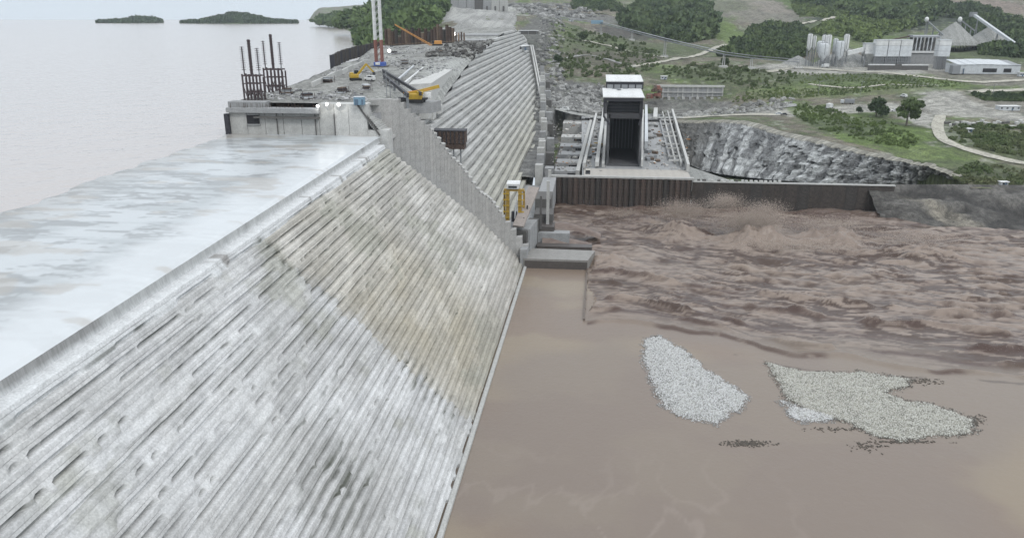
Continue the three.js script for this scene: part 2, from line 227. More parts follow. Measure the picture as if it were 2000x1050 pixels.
// the axis is not quite straight: the crest drifts upstream and the toe downstream along its length
const drift = (z, q) => mix(2.5 - 4.9 * clamp((-z - 76) / 186, -0.4, 1), -1.8 + 2.3 * clamp((-z - 127) / 178, -0.5, 1), q);
const dam = thing('overflow_dam', 'long pale stepped concrete dam section sloping down to the muddy pond', 'dam');
const zj = k => -147 - k * 0.75 - 5 * vn(k * 0.6, 3.3);          // where the two pours meet
function stepMesh(k) {
  const r = rng(100 + k), zs = [], y0 = 55.8 - k * SH, y1 = y0 - SH, X0 = fx(y0), XIN = k ? fx(y0 + SH) : -72.7, zend = -258 - 51 * Math.min(1, k / 31);
  for (let z = ZA; z > zend;) { zs.push(z); z -= 0.7 + 0.5 * r(); if (zs[zs.length - 1] > zj(k) && z <= zj(k)) zs.push(zj(k) + 0.04, zj(k) - 0.04); }
  zs.push(zend - 6);
  const blk = 7 + 4 * r(), off = r() * 20;
  const rows = [];
  for (const z of zs) {
    const b = Math.floor((z + off) / blk), far = z < zj(k) ? 1 : 0, d = hash3(b, k, 7);
    const q = k / 31, x0 = X0 + drift(z, k / 32), xin = XIN + drift(z, Math.max(0, k - 1) / 32);
    // how far the freshly placed concrete slumped over the step: smooth on the near left, clean steps towards the toe and far end
    const base = far ? 0.445 : 0.515 - 0.10 * step(0.4, 0.9, q);
    const bare = (k ? 1 : 0.25) * step(base - 0.03, base + 0.03, 0.80 * fbm(z / (far ? 3.4 : 15) + k * 13.1, k * 7.37, 2, 4) + 0.20 * vn(z / 1.7 + k * 5, k * 5.3, 8));
    const out = (far ? 0.16 : 0) + 0.14 * (d - 0.5) + 0.10 * (fbm(z / 4, k * 2.7, 4, 4) - 0.5), up = 0.10 * (hash3(b, k, 9) - 0.5) + 0.1 * (vn(z / 3, k, 5) - 0.5);
    const fn = vn(z / 10, k * 1.9, 12), talus = (1 - bare) * step(0.52, 0.66, fn + 0.25 * (vn(z / 2, k, 13) - 0.5)) * (far ? 0.6 : 1);
    const fill = (far ? 0.05 : 0.28 - 0.2 * step(0.4, 0.8, q)) + 0.55 * talus, un = (mix(0.10, 0.42, vn(z / 4, k * 3.3, 6)) + 0.22 * bare) * (1 - talus), nx = x0 + out, ny = y0 + up, rx = nx + 0.42 + 0.2 * fill, foot = rx - un + 0.08 + 0.6 * talus;
    const gr = 0.05 + 0.16 * step(0.45, 0.6, vn(z / 6, k * 6.1, 14)) * (1 - talus);                 // joint between two lifts
    const pt = [
      [xin - 0.6, y0 + up * 0.4], [nx - 0.45, ny], [nx - 0.06, ny - 0.02], [nx, ny - 0.12],
      [mix(nx, rx, 0.42), y1 + 1.14], [mix(nx, rx, 0.46) - gr, y1 + 1.08], [mix(nx, rx, 0.52), y1 + 0.98], [rx, y1 + 0.68], [mix(rx - un, rx + 0.2, talus), y1 + 0.54],
      [mix(rx - un, rx + 0.45, talus), y1 + 0.10 + 0.15 * talus], [foot, y1 + 0.03], [foot + 0.15, y1 - 0.3]];
    // colours of the matter: clean grey concrete, yellowish older pour, algae, and shade painted dark into the notches
    const n = fbm(z / 16 + 7, k / 3.1 + 2, 31, 4), n2 = fbm(z / 3.3, k * 1.7, 33, 3), m = fbm(z / 24 + 3, k / 6 + 9, 37, 3);
    let c = cm(far ? [0.68, 0.665, 0.63] : [0.69, 0.695, 0.70], far ? [0.50, 0.485, 0.45] : [0.58, 0.58, 0.575], step(0.3, 0.7, n));
    const yel = step(zj(k) + 3, zj(k) - 5, z + 9 * (n2 - 0.5) + 7 * (hash3(k, 3, 19) - 0.5)) * step(1.1, 0.3, Math.abs((z + 190 + 30 * (q - 0.5)) / 46) + 0.5 * (n - 0.5)) * (0.3 + 0.7 * step(0.06, 0.5, q));
    c = cm(c, [0.48, 0.435, 0.335], 0.6 * yel * (0.5 + n));
    c = cm(c, [0.40, 0.40, 0.34], 0.6 * step(0.60, 0.74, m + 0.25 * (n2 - 0.5)));
    c = cm(c, [0.38, 0.35, 0.31], step(0.78, 0.95, q) * 0.5 * step(-150, -260, z));
    // algae and damp stains with an outline of their own
    const wet = Math.max(step(1, 0.45, Math.hypot((z + 113) / 17, (q - 0.66) / 0.24) + 1.1 * (n - 0.5) + 0.8 * (n2 - 0.5)), 0.9 * step(1, 0.5, Math.hypot((z + 166) / 8, (q - 0.77) / 0.17) + 1.2 * (n2 - 0.5)), 0.9 * step(3.0, 0.5, Math.abs(z - zj(k)) + 3 * (n2 - 0.4)) * step(0.5, 0.2, q));
    const weath = step(0.46, 0.66, fbm(z / 19 + 31, k / 4.5, 35, 3)), stainShade = clamp(bare * (0.6 + 0.9 * (n2 - 0.4)) * (far ? 0.75 : 0.95) + 0.7 * weath * step(0.42, 0.6, n2)), mossShade = [0.085, 0.09, 0.07];
    const lift = 0.88 + 0.22 * hash3(b, k, 17); let cc = c.map(v => v * lift);
    if (k === 0) { const dk = step(0.66, 0.72, fbm(z / 7, 5, 39, 4)); c = cm([0.70, 0.715, 0.725], [0.27, 0.255, 0.24], dk * 0.8); cc = c; }
    const tread = cm(cc, mossShade, 0.55 * wet * step(0.35, 0.7, n2)), ris = cm(cc, mossShade, clamp(Math.max(stainShade * 0.8, wet * 0.95)));
    rows.push({ z, pt, col: [tread, tread, cc.map(v => v * 1.04), cc, cc, cm(cc, ris, 0.6), cm(cc, ris, 0.15 + 0.5 * wet), cm(cc, ris, 0.22 + 0.5 * wet), ris, ris, cm(tread, ris, 0.35), tread] });  // lit nosing edge and notch shade are painted into these colours
  }
  const np = 12, P = [], Cc = [], U = [], I = [];
  for (const w of rows) { let s = 0; w.pt.forEach((p, i) => { if (i) s += Math.hypot(p[0] - w.pt[i - 1][0], p[1] - w.pt[i - 1][1]); P.push(p[0], p[1], w.z); Cc.push(...w.col[i]); U.push(s + k * 3.7, w.z); }); }
  for (let s = 0; s < rows.length - 1; s++) for (let i = 0; i < np - 1; i++) { const a = s * np + i, b = a + 1, c = a + np, d = c + 1; I.push(a, b, c, b, d, c); }
  let g = new THREE.BufferGeometry(); g.setAttribute('position', new THREE.Float32BufferAttribute(P, 3)); g.setAttribute('color', new THREE.Float32BufferAttribute(Cc, 3)); g.setAttribute('uv', new THREE.Float32BufferAttribute(U, 2)); g.setIndex(I);
  g = g.toNonIndexed(); g.computeVertexNormals();
  return g;
}
for (let k = 0; k < 32; k++) mesh('step', stepMesh(k), M.face, dam, true);
{ // crest platform: two lifts of wet roller compacted concrete
  const plat = (z0, z1, dy, seed) => {
    const nx = 150, nz = Math.round((z0 - z1) * 1.4);
    return grid(nx, nz, (i, j) => {
      const t = i / nx, z = mix(z0, z1, j / nz), xl = -128 - 6 * (z + 60) / -210 + 6 * (fbm(z / 9, seed, 3, 4) - 0.5), x = mix(xl, -72.9 + drift(z, 0), t);
      const a = fbm(x / 16 + seed, z / 5, 61, 5), b = fbm(x / 5 + seed, z / 1.6, 65, 4), e = 1 - t;
      let c = cm([0.60, 0.625, 0.635], [0.47, 0.495, 0.50], step(0.40, 0.62, a));
      c = cm(c, [0.25, 0.255, 0.255], 0.6 * step(0.55, 0.60, b * 0.62 + a * 0.40 + 0.05 * step(0.6, 0.1, t)) * step(0.0, 0.08, t));
      const wl = 1 - Math.abs(2 * fbm(x / 17 + 1.2 * (a - 0.5), z / 5 + seed, 73, 5) - 1);
      c = cm(c, [0.27, 0.275, 0.275], 0.75 * step(0.90, 0.985, wl) * step(0.35, 0.6, fbm(x / 20, z / 14, 75, 3)));
      c = cm(c, [0.74, 0.76, 0.77], step(0.72, 0.9, t + 0.25 * (a - 0.5)) * 0.8);
      c = cm(c, [0.41, 0.40, 0.385], 0.7 * step(0.34, 0.0, t + 0.35 * (a - 0.5)));
      c = cm(c, [0.22, 0.21, 0.195], 0.75 * step(0.16, 0.02, t) * step(0.50, 0.58, b));
      c = cm(c, [0.44, 0.39, 0.33], 0.45 * step(0.60, 0.68, fbm(x / 12 + 50, z / 6, 79, 4)));
      const lip = step(0.972, 1, t);
      const y = 58 + dy - 0.55 * lip * lip + 0.10 * (b - 0.5) + 0.12 * (a - 0.5) - 0.5 * step(0.05, 0, t);
      return [x, y, z, ...c.map((v, i) => v * [0.70, 0.71, 0.715][i])];
    }, true);
  };
  M.deck = mat([1, 1, 1], { vertexColors: true, bumpMap: rep(grainB, 1 / 9), bumpScale: 0.02, roughness: 0.3 });
  mesh('crest_slab', plat(ZA, -136, 0.12, 3), M.deck, dam, true); mesh('crest_slab', plat(-136, -272, 0, 9), M.deck, dam, true);
  // drop from the platform to the first tread
  mesh('crest_wall', grid(220, 3, (i, j) => { const z = mix(ZA, -268, i / 220), n = fbm(z / 14, 3, 71, 4), st = step(0.62, 0.72, n); const c = j === 3 ? [0.68, 0.69, 0.70] : cm([0.50, 0.51, 0.51], [0.26, 0.255, 0.25], 0.6 * st); return [-72.9 + drift(z, 0) + [0, 0.05, 0.15, 0.4][j], [57.58, 57.3, 56.6, 55.78][j], z, ...c]; }, true), M.face, dam, true);
  mesh('toe_kerb', grid(4, 60, (i, j) => { const z = mix(ZA, -305, j / 60); return [fx(0) + drift(z, 1) + [-0.4, -0.2, 0.7, 0.8, 0.9][i], [0.5, 0.75, 0.75, 0.6, -1][i], z]; }), M.concrete, dam);
  mesh('core', [box(36, 50, 260, -98, 30, -128)], M.greyConcrete, dam);
}

// ---- tail water with the boiling outlet discharge
const zf = x => lerpTab([-30, 0, 1, 10, 20, 32, 50, 72, 96, 120, 160, 300], [-309, -300, -244, -246, -244, -239, -230, -223, -219, -214, -208, -196], x);
function wave(x, z) {
  const wx = x + 9 * (fbm(x / 22, z / 22, 81, 3) - 0.5), wz = z + 9 * (fbm(x / 22 + 9, z / 22, 83, 3) - 0.5);
  const d = zf(wx) - wz;                                       // metres inside the turbulent zone
  const right = x > 0.6 ? 1 : step(-300, -306, z);
  const amp = right * step(-1.5, 26, d) * (0.65 + 0.7 * step(0.35, 0.65, fbm(x / 45 + 7, z / 30, 97, 2))), big = amp * step(20, 95, d);
  const dir = fbm(wx / 20, wz / 6.5, 85, 5), sm1 = fbm(x / 4.6, z / 2.1, 87, 4), rid = 1 - Math.abs(2 * fbm(wx / 26 + 4, wz / 9, 89, 4) - 1);
  const st = fbm(x / 24 + 3, d / 4.2, 88, 4);                    // long streaks along the flow
  let h = amp * (1.5 * (st - 0.5) + 1.1 * (dir - 0.5) + 0.9 * (sm1 - 0.5)) + big * (2.4 * (rid - 0.72) + 1.5 * (fbm(x / 9, z / 5, 91, 4) - 0.45));
  let arc = 0;
  for (const [o, w, a] of [[1.5, 1.1, 0.9], [11, 1.3, 1.3], [22, 1.5, 1.7], [36, 1.9, 1.9], [52, 2.2, 1.9]]) { const br = step(0.44, 0.58, fbm(x / 22 + o, z / 40, 93, 3)); const e = d - o - 8 * (fbm(x / 20, o, 94, 4) - 0.5); h += right * a * br * Math.exp(-((e / w) ** 2)) * (0.6 + 0.8 * sm1); arc = Math.max(arc, right * step(0.40, 0.52, fbm(x / 26 + o, z / 40, 96, 3)) * Math.exp(-(((e + 1.3) / 1.25) ** 2))); }
  for (const [bx, bz, br, bh] of [[10, -312, 8, 3.5], [44, -358, 11, 6.5], [76, -346, 12, 8], [112, -352, 14, 6.5], [28, -376, 11, 4.5], [142, -334, 15, 4.5]]) { const q = Math.hypot((x - bx) / br, (z - bz) / (br * 0.7)); h += bh * Math.exp(-q * q) * (0.35 + 1.1 * fbm(x / 4, z / 2.6, 95, 5)); }
  return { h, arc, d: d * right, amp, big, dir, sm1, rid };
}
{
  const nx = 460, nz = 560, X = i => -31 + 334 * Math.pow(i / nx, 1.15), Zt = j => mix(-416, 20, j / nz);
  const g = grid(nx, nz, (i, j) => {
    const x = X(i), z = Zt(j), w = wave(x, z);
    const n = fbm(x / 26, z / 20, 101, 4), n2 = fbm(x / 2.4, z / 1.5, 103, 3), sw = fbm(x / 9 + 2 * n, z / 22, 107, 4);
    let c = cm([0.182, 0.141, 0.110], [0.212, 0.172, 0.127], step(0.42, 0.62, n));
    c = cm(c, [0.172, 0.142, 0.120], step(0.45, 0.65, fbm(x / 60, z / 50, 109, 3)) * 0.7);
    const dd = w.d + 5 * (fbm(x / 14, z / 9, 115, 4) - 0.5), cr = 1 - Math.abs(2 * fbm(x / 42 + 2 * (n - 0.5), dd / 7, 117, 5) - 1), cr2 = 1 - Math.abs(2 * fbm(x / 17, dd / 3, 119, 4) - 1), patchy = step(0.38, 0.62, fbm(x / 34, dd / 16, 121, 3));
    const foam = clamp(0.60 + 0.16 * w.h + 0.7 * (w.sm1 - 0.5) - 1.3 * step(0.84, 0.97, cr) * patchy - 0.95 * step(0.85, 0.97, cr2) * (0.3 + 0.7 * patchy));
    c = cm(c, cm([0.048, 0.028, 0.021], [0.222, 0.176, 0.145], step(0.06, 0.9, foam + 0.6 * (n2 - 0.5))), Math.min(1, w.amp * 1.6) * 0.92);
    c = cm(c, [0.058, 0.034, 0.027], 0.92 * w.arc * step(0.25, 0.5, n2 + 0.1));  // near side of each ridge darkened: its weaker reflection painted into the water
    c = cm(c, [0.085, 0.058, 0.047], w.big * 0.85 * step(-335, -385, z) * step(0.33, 0.52, fbm(x / 18, z / 9, 123, 4)) * step(190, 90, x));
    const z2 = lerpTab([46, 60, 80, 105, 125, 200], [-222, -214.5, -208.5, -212.5, -210.5, -204], x); if (x > 46) c = cm(c, [0.075, 0.058, 0.046], 0.8 * step(0.9, 0.25, Math.abs(z - z2 + 2.5 * (fbm(x / 8, 2, 125, 3) - 0.5))) * step(0.3, 0.5, fbm(x / 10, 7, 127, 2)));
    if (w.amp < 0.3) c = cm(c, [0.25, 0.21, 0.18], 0.55 * step(0.05, 0.0, Math.abs(sw - 0.5 - 0.1 * (n - 0.5))) * step(-70, -140, -z - 250) * step(-20, 10, 40 - x));
    const y = w.h + 0.05 * (n2 - 0.5);
    return [x, y, z, ...c];
  }, true);
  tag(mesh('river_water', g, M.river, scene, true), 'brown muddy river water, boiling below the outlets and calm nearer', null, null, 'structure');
}

// ---- higher dam block behind the overflow section: end wall, deck, wing wall, stepped chute
const crestX = z => lerpTab([-982, -859, -596, -473, -386, -351, -318, -266], [-92, -96.3, -84.4, -78, -73, -70.5, -72, -79], z);
const crestY = z => lerpTab([-982, -859, -596, -473, -386, -351, -318, -266], [77, 82, 74, 66, 59.7, 57, 60, 69.2], z);
{
  const b = thing('dam_end_block', 'raised concrete block whose panelled end wall closes the overflow platform', 'concrete block');
  const wallX = [-131, -124.4, -117.6, -110.8, -104, -97.4, -91.6, -86.4, -79.6];
  for (let i = 0; i < 8; i++) { const r = hash3(i, 5, 5); mesh('wall_panel', poly([[wallX[i] + 0.08, -270 + 0.3 * (r - 0.5)], [wallX[i + 1] - 0.08, -270 + 0.3 * (r - 0.5)], [wallX[i + 1] - 0.08, -276], [wallX[i] + 0.08, -276]], 50, i > 4 ? 69.1 : 65.6), i === 2 || i === 5 ? M.concrete : i > 4 ? M.paleConcrete : M.concrete, b); }
  mesh('wall_panel', poly([[-79.6, -270], [-72.2, -270], [-72.2, -276], [-79.6, -276]], 50, 60.0), M.paleConcrete, b);
  mesh('core', poly([[-130.6, -271.5], [-80, -271.5], [-76, -282], [-134, -320]], 50, 65.2), M.greyConcrete, b);
  mesh('ledge', box(34.5, 1.7, 4.2, -114, 66.6, -270.6), M.greyConcrete, b);
  mesh('ledge', box(24, 0.6, 2.2, -109, 64.2, -269.2), M.darkConcrete, b);
  mesh('upper_slab', box(14, 2.0, 5, -124.2, 68.4, -273), M.greyConcrete, b);
  mesh('edge_beam', box(1.7, 14, 2.2, -131.6, 58.2, -269.9), M.steelDark, b);
  mesh('recess', box(4.4, 3.2, 0.5, -121.9, 63.3, -269.75), M.black, b);
  for (const yy of [65.1, 61.5]) mesh('recess_frame', box(5, 0.35, 0.7, -121.9, yy, -269.7), M.greyConcrete, b);
  for (const x of [-113, -98.7, -91.6]) mesh('joint_post', box(0.3, 11, 0.3, x, 60.2, -269.65), M.darkConcrete, b);
  const rb = []; const r = rng(7); for (let i = 0; i < 60; i++) { const x = -130 + 33 * r(), z = -269 - 2 * r(); rb.push(bar([x, 67.2, z], [x + 0.3 * (r() - 0.5), 68.4 + r() * 0.8, z], 0.06, 4)); }
  mesh('starter_bar', rb, M.rust, b); b.children[b.children.length - 1].userData.kind = 'stuff';
  // stepped chute running up its corner
  for (let k = 0; k < 21; k++) { const y = 57.0 + k * 0.62, x = fx(y) - 1.6; mesh('step', [box(1.9, 1.1, 11, x - 0.95, y - 0.55, -276)], k % 3 ? M.concrete : M.paleConcrete, b); }
  mesh('chute_edge', beam([-83.6, 70.0, -269.7], [-75.2, 58.2, -269.7], 0.35, 0.55), M.darkConcrete, b);
}
M.wallA = mat([0.42, 0.415, 0.405], { ...concreteMaps }); M.wallB = mat([0.46, 0.452, 0.44], { ...concreteMaps });
{ // wing wall with its stepped coping
  const T = [[-80.5, 69.2], [-76, 69.3], [-71, 68.8], [-67.8, 64.2], [-64.5, 61.3], [-61, 58.0], [-58.9, 54.9], [-56, 50.4], [-53.7, 46.3], [-51, 43.6], [-49.2, 40.9], [-46.4, 36.6], [-43.6, 31.7], [-41, 29.7], [-38.9, 27.7], [-36.4, 23.6], [-34, 19.7], [-29.5, 13], [-24.6, 5.6]];
  const T0 = T.slice(); T.length = 0; T0.forEach((q, i) => { if (i) { const a = T0[i - 1]; T.push([(a[0] + q[0]) / 2, (a[1] + q[1]) / 2]); } T.push(q); });
  const w = thing('wing_wall', 'smooth grey wing wall with toothed coping between the two stepped faces', 'wall');
  const zw = x => -318 - 0.5 * x;
  for (let i = 0; i < T.length - 1; i++) {
    const [x0, y0] = T[i], [x1, y1] = T[i + 1], r = (hash3(i, 3, 1) - 0.5) * 0.12;
    mesh('wall_panel', poly([[x0 + 0.02, zw(x0) + r], [x1 - 0.02, zw(x1) + r], [x1 - 0.02, zw(x1) - 3.4], [x0 + 0.02, zw(x0) - 3.4]], Math.max(-2, fx(0) ? 55.8 - (x1 + 70) / SLOPE - 9 : 0), (y0 + y1) / 2 + 0.6), i % 8 === 2 ? M.wallB : M.wallA, w);
    if (i > 9 && i < 31) mesh('coping', box(x1 - x0 + 0.1, 0.3, 3.0, (x0 + x1) / 2, (y0 + y1) / 2 + 0.75, zw((x0 + x1) / 2) - 1.7, Math.atan(0.5)), M.paleConcrete, w);
  }
}
{ // far stepped dam face
  const toe = z => lerpTab([-982, -914, -773, -658, -524, -430, -362, -318], [72, 62, 39, 26, 13.5, 9, 3, 2], z);
  const d = thing('high_dam_block', 'high far dam face of tall regular concrete steps, grey and weathered', 'dam');
  const RISE = 3.0;
  for (let k = 0; k < 30; k++) {
    const y0 = 2.75 + k * RISE, y1 = y0 - RISE, x0 = fx(y0), x1 = fx(y1); const rows = [];
    for (let z = -306; z > -960; z -= 2.2) if (crestY(z) > y0 - 0.6 && toe(z) < y0 + 0.5) rows.push(z);
    if (rows.length < 3) continue;
    const zA = rows[0], n = rows.length, zE = rows[n - 1];
    const g = grid(7, n - 1, (i, j) => {
      const z = rows[j], b = Math.floor((z + k * 7.7) / 13), h = hash3(b, k, 41), o = 0.25 * (h - 0.5) + 0.3 * (fbm(z / 5, k * 2.1, 43, 3) - 0.5), un = 0.45 * (0.6 + 0.5 * vn(z / 4, k * 3, 45)), fi = 0.5 * vn(z / 7, k * 4.1, 47);
      const p = [[x0 - SLOPE * RISE - 0.8, y0], [x0 - 0.1 + o, y0], [x0 + o, y0 - 0.15], [x0 + o + 0.1, y1 + 1.1], [x0 + o - un, y1 + 0.95], [x0 + o - un, y1 + 0.15], [x0 + o + fi, y1], [x0 + o + fi + 0.2, y1 - 0.3]][i];
      const a = fbm(z / 30, k / 4, 49, 4), a2 = fbm(z / 6, k * 1.3, 51, 3);
      let c = cm([0.60, 0.605, 0.605], [0.50, 0.50, 0.48], a); c = cm(c, [0.50, 0.485, 0.40], 0.7 * step(45, 15, y0)); c = c.map(v => v * (0.88 + 0.2 * h));
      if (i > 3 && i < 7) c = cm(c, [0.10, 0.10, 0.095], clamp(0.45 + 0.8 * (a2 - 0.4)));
      return [...p, z, ...c, i * 0.9, z];
    }, true);
    // end cheek of the step
    const gg = g.toNonIndexed(); gg.computeVertexNormals();
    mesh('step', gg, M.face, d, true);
  }
  mesh('core', grid(8, 90, (i, j) => { const z = mix(-306, -985, j / 90), y = mix(crestY(z) - 2.2, Math.min(toe(z) - 4, crestY(z) - 6), i / 8); return [fx(y) - 2.6, y, z]; }), M.concrete, d);
  mesh('core', [0, 1, 2, 3, 4, 5, 6, 7].map(i => { const z = -312 - i * 82, y = crestY(z - 40) - 3; return poly([[-150, z], [crestX(z) - 3, z], [crestX(z - 82) - 3, z - 82], [-170, z - 82]], 40, y); }), M.greyConcrete, d);
  for (const [z, y] of [[-326, 59], [-336, 57.5], [-352, 58]]) mesh('end_cheek', rbox(5, 4, 6, -71, y, z, 0, 0.3), M.paleConcrete, d);
}
const deckY = (x, z) => { const t = clamp((x + 135) / (135 + lerpTab([-1000, -596, -473, -386, -318, -272], [-96, -85, -78, -73, -72, -76], z))); return mix(lerpTab([-1000, -720, -600, -491, -323, -272], [82, 75, 74, 71.5, 70.0, 68.8], z), crestY(z) + 0.2, t ** 12) + 1.5 * (fbm(x / 9, z / 12, 111, 4) - 0.5) * clamp((-z - 275) / 20) ; };
const deckL = z => lerpTab([-1000, -720, -640, -590, -491, -440, -330, -272], [-190, -178, -172, -168, -149, -146, -129, -131], z);
{
  const g = grid(50, 240, (i, j) => {
    const z = mix(-274, -1010, Math.pow(j / 240, 1.2)), xl = deckL(z), xr = Math.min(crestX(z) - 0.3, z > -318 ? -318 * 0 + mix(-77, -72, clamp((z + 318) / 44)) : 0);
    let x = mix(xl, xr, clamp((i - 1) / 49)), y = deckY(x, z); if (i === 0) { x = xl - 0.5; y = 50; }
    const a = fbm(x / 14, z / 22, 113, 5), b = fbm(x / 4, z / 6, 115, 3);
    let c = cm([0.34, 0.34, 0.34], [0.47, 0.475, 0.475], step(0.4, 0.65, a)); c = cm(c, [0.15, 0.145, 0.14], 0.8 * step(0.60, 0.75, b * 0.55 + a * 0.5)); c = cm(c, [0.56, 0.57, 0.58], step(0.75, 0.9, i / 50 + 0.4 * (a - 0.5)) * step(-300, -340, z) * step(-560, -480, z) * 0.9);
    return [x, y, z, ...c];
  }, true);
  tag(mesh('dam_deck', g, M.rock, scene, true), 'rubble strewn grey working deck on top of the dam', null, null, 'structure');
}
{ // parapet of placed concrete on the lake side
  const p = thing('parapet_wall', 'long low pale parapet wall along the lake edge of the deck', 'wall');
  for (let i = 0; i < 9; i++) { const t = i / 9, a = [mix(-118, -134, t), 0, mix(-322, -462, t)], t2 = (i + 1) / 9, b = [mix(-118, -134, t2), 0, mix(-322, -462, t2)]; const ya = deckY(a[0], a[2]) + 0.8, yb = deckY(b[0], b[2]) + 0.8; mesh('wall_panel', beam([a[0], ya, a[2] - 0.1], [b[0], yb, b[2] + 0.1], 0.8, 2.6 + hash3(i, 2, 2)), i % 2 ? M.concrete : M.paleConcrete, p); }
}
{ // pale slab and boulders on the deck
  const s = thing('concrete_slab', 'fresh pale concrete slab on the dam deck before the boulders', 'slab');
  mesh('slab', poly([[-82, -345], [-73, -352], [-79, -440], [-96, -455]], 60, 69.5), M.paleConcrete, s);
  mesh('kerb', beam([-83.5, 69.9, -345], [-97, 70.4, -455], 0.8, 1.4), M.white, s);
  mesh('kerb', beam([-88.5, 70.2, -350], [-101, 70.9, -440], 0.9, 1.6), M.offWhite, s);
  const r = rng(12), ms = []; const gq = new THREE.DodecahedronGeometry(1, 0); const ck = clean(gq);
  for (let i = 0; i < 240; i++) { const t = r(), z = mix(-520, -690, t), x = mix(-112, -80, r()) - 4 * t; ms.push({ m: TRS(x, deckY(x, z) + 0.6, z, 0.8 + 1.9 * r(), 0.7 + 1.3 * r(), 0.8 + 1.7 * r(), r() * 6, r() * 3), c: L(...cm([0.07, 0.065, 0.065], [0.34, 0.34, 0.34], r() ** 2)) }); }
  tag(inst('boulder_pile', ck, mat([1, 1, 1], { map: rep(earthC, 1 / 3) }), ms, scene), 'heap of dark and pale boulders on the far deck', 'boulders', null, 'stuff');
}
M.rebar = mat([0.055, 0.04, 0.042], { roughness: 0.75 });
// ---- steel rebar towers at the lake corner
for (const [i, [x, z, lab]] of [[-124.5, -279, 'dark steel rebar tower at the lake corner, the nearer of two'], [-126, -303, 'dark steel rebar tower, taller and behind its twin at the lake corner']].entries()) {
  const y = 69.2, t = thing('rebar_tower', lab, 'steel tower', [x, y, z]), SR = M.rebar;
  const W = i ? 7.6 : 6.6, H = i ? 11 : 10.4, nC = 6;
  for (let c = 0; c < nC; c++) for (const dz of [-1.6, 1.6]) mesh('column', box(0.5, H - (c % 2) * 1.2, 0.5, -W / 2 + c * W / (nC - 1), (H - (c % 2) * 1.2) / 2 - 1, dz), SR, t);
  for (const [yy, w] of [[H * 0.32, 0.35], [H * 0.62, 0.35], [H - 1.2, 0.5]]) for (const dz of [-1.6, 1.6]) mesh('cross_beam', box(W, w, 0.4, 0, yy - 0.4, dz + 0.1), SR, t);
  for (let c = 0; c < 3; c++) { const px = -W / 2 + 0.2 + c * W / 2 * 0.86, hh = [19.5, 22, 19][c] + i * 1.2; mesh('mast', [box(c === 1 ? 0.8 : 0.32, hh - H + 1, c === 1 ? 0.8 : 0.32, px, (hh + H) / 2 - 1, 0)], c === 2 ? M.steelGrey : SR, t); for (let q = 0; q < 11; q++) mesh('tie', box(1.2, 0.16, 1.2, px, H + 0.5 + q * (hh - H) / 11.5, 0), SR, t); }
  for (let c = 0; c < nC - 1; c++) for (const dz of [-1.4, 1.4]) mesh('diagonal', bar([-W / 2 + c * W / (nC - 1), c % 2 ? 0 : H * 0.5, dz], [-W / 2 + (c + 1) * W / (nC - 1), c % 2 ? H * 0.5 : 0, dz], 0.14), SR, t);
  mesh('base_plate', box(W + 2, 1.2, 5, 0, -0.6, 0), M.darkConcrete, t);
}
// ---- machines and materials on the deck
function excavator(name, label, cat, pos, ry, body, s = 1) {
  const e = thing(name, label, cat, pos, ry); e.scale.setScalar(s);
  for (const x of [-1.3, 1.3]) mesh('track', rbox(0.8, 0.9, 4.6, x, 0.45, 0, 0, 0.35), M.rubber, e);
  mesh('body', [rbox(3, 1.5, 3.4, 0, 1.75, 0.6, 0, 0.25), rbox(2.6, 0.8, 1.4, 0, 2.7, 1.5, 0, 0.2)], body, e);
  mesh('cab', rbox(1.2, 1.7, 1.7, -0.8, 3.1, -0.5, 0, 0.2), M.glass, e);
  mesh('boom', beam([0.4, 2.2, -0.8], [0.4, 6.2, -4.4], 0.55, 0.8), body, e);
  mesh('arm', beam([0.4, 6.3, -4.3], [0.4, 3.0, -7.2], 0.45, 0.6), body, e);
  mesh('bucket', rbox(1.3, 1.2, 1.1, 0.4, 2.5, -7.3, 0, 0.3), M.steelDark, e);
  return e;
}
{ const p = [-107.5, deckY(-107.5, -350), -350]; excavator('excavator', 'yellow excavator with raised boom beside a white van on the deck', 'excavator', p, -1.1, M.yellow, 1.15); }
function vehicle(name, label, cat, pos, ry, m, l = 4.6, w = 1.9, h = 1.7, kind = 'van', group) {
  const c = thing(name, label, cat, pos, ry, group);
  if (kind === 'truck') { mesh('cargo_box', rbox(w, h, l * 0.68, 0, 0.9 + h / 2, l * 0.14, 0, 0.12), m, c); mesh('cab', rbox(w * 0.95, h * 0.8, l * 0.25, 0, 0.8 + h * 0.4, -l * 0.37, 0, 0.2), M.offWhite, c); mesh('windscreen', box(w * 0.8, h * 0.3, 0.06, 0, 0.8 + h * 0.58, -l * 0.5 - 0.02), M.glass, c); }
  else { mesh('body', rbox(w, h * 0.55, l, 0, 0.35 + h * 0.28, 0, 0, 0.2), m, c); mesh('cabin', rbox(w * 0.9, h * 0.45, l * (kind === 'van' ? 0.72 : 0.5), 0, 0.3 + h * 0.75, l * 0.1, 0, 0.2), m, c); mesh('windscreen', box(w * 0.8, h * 0.3, 0.06, 0, 0.3 + h * 0.74, l * 0.1 - l * (kind === 'van' ? 0.36 : 0.25) - 0.03), M.glass, c); for (const s of [-1, 1]) mesh('side_window', box(0.06, h * 0.26, l * 0.4, s * (w * 0.45 + 0.02), 0.3 + h * 0.78, l * 0.1), M.glass, c); }
  for (const x of [-1, 1]) for (const z of kind === 'truck' ? [-0.36, 0.2, 0.36] : [-0.32, 0.32]) { const g = new THREE.CylinderGeometry(0.42, 0.42, 0.3, 12); g.rotateZ(Math.PI / 2); g.translate(x * (w / 2 - 0.1), 0.42, z * l); mesh('wheel', g, M.rubber, c); }
  return c;
}
vehicle('van', 'small white van parked right of the yellow excavator', 'van', [-101.5, deckY(-101.5, -352), -352], 1.3, M.white, 5.2, 2, 2.2);
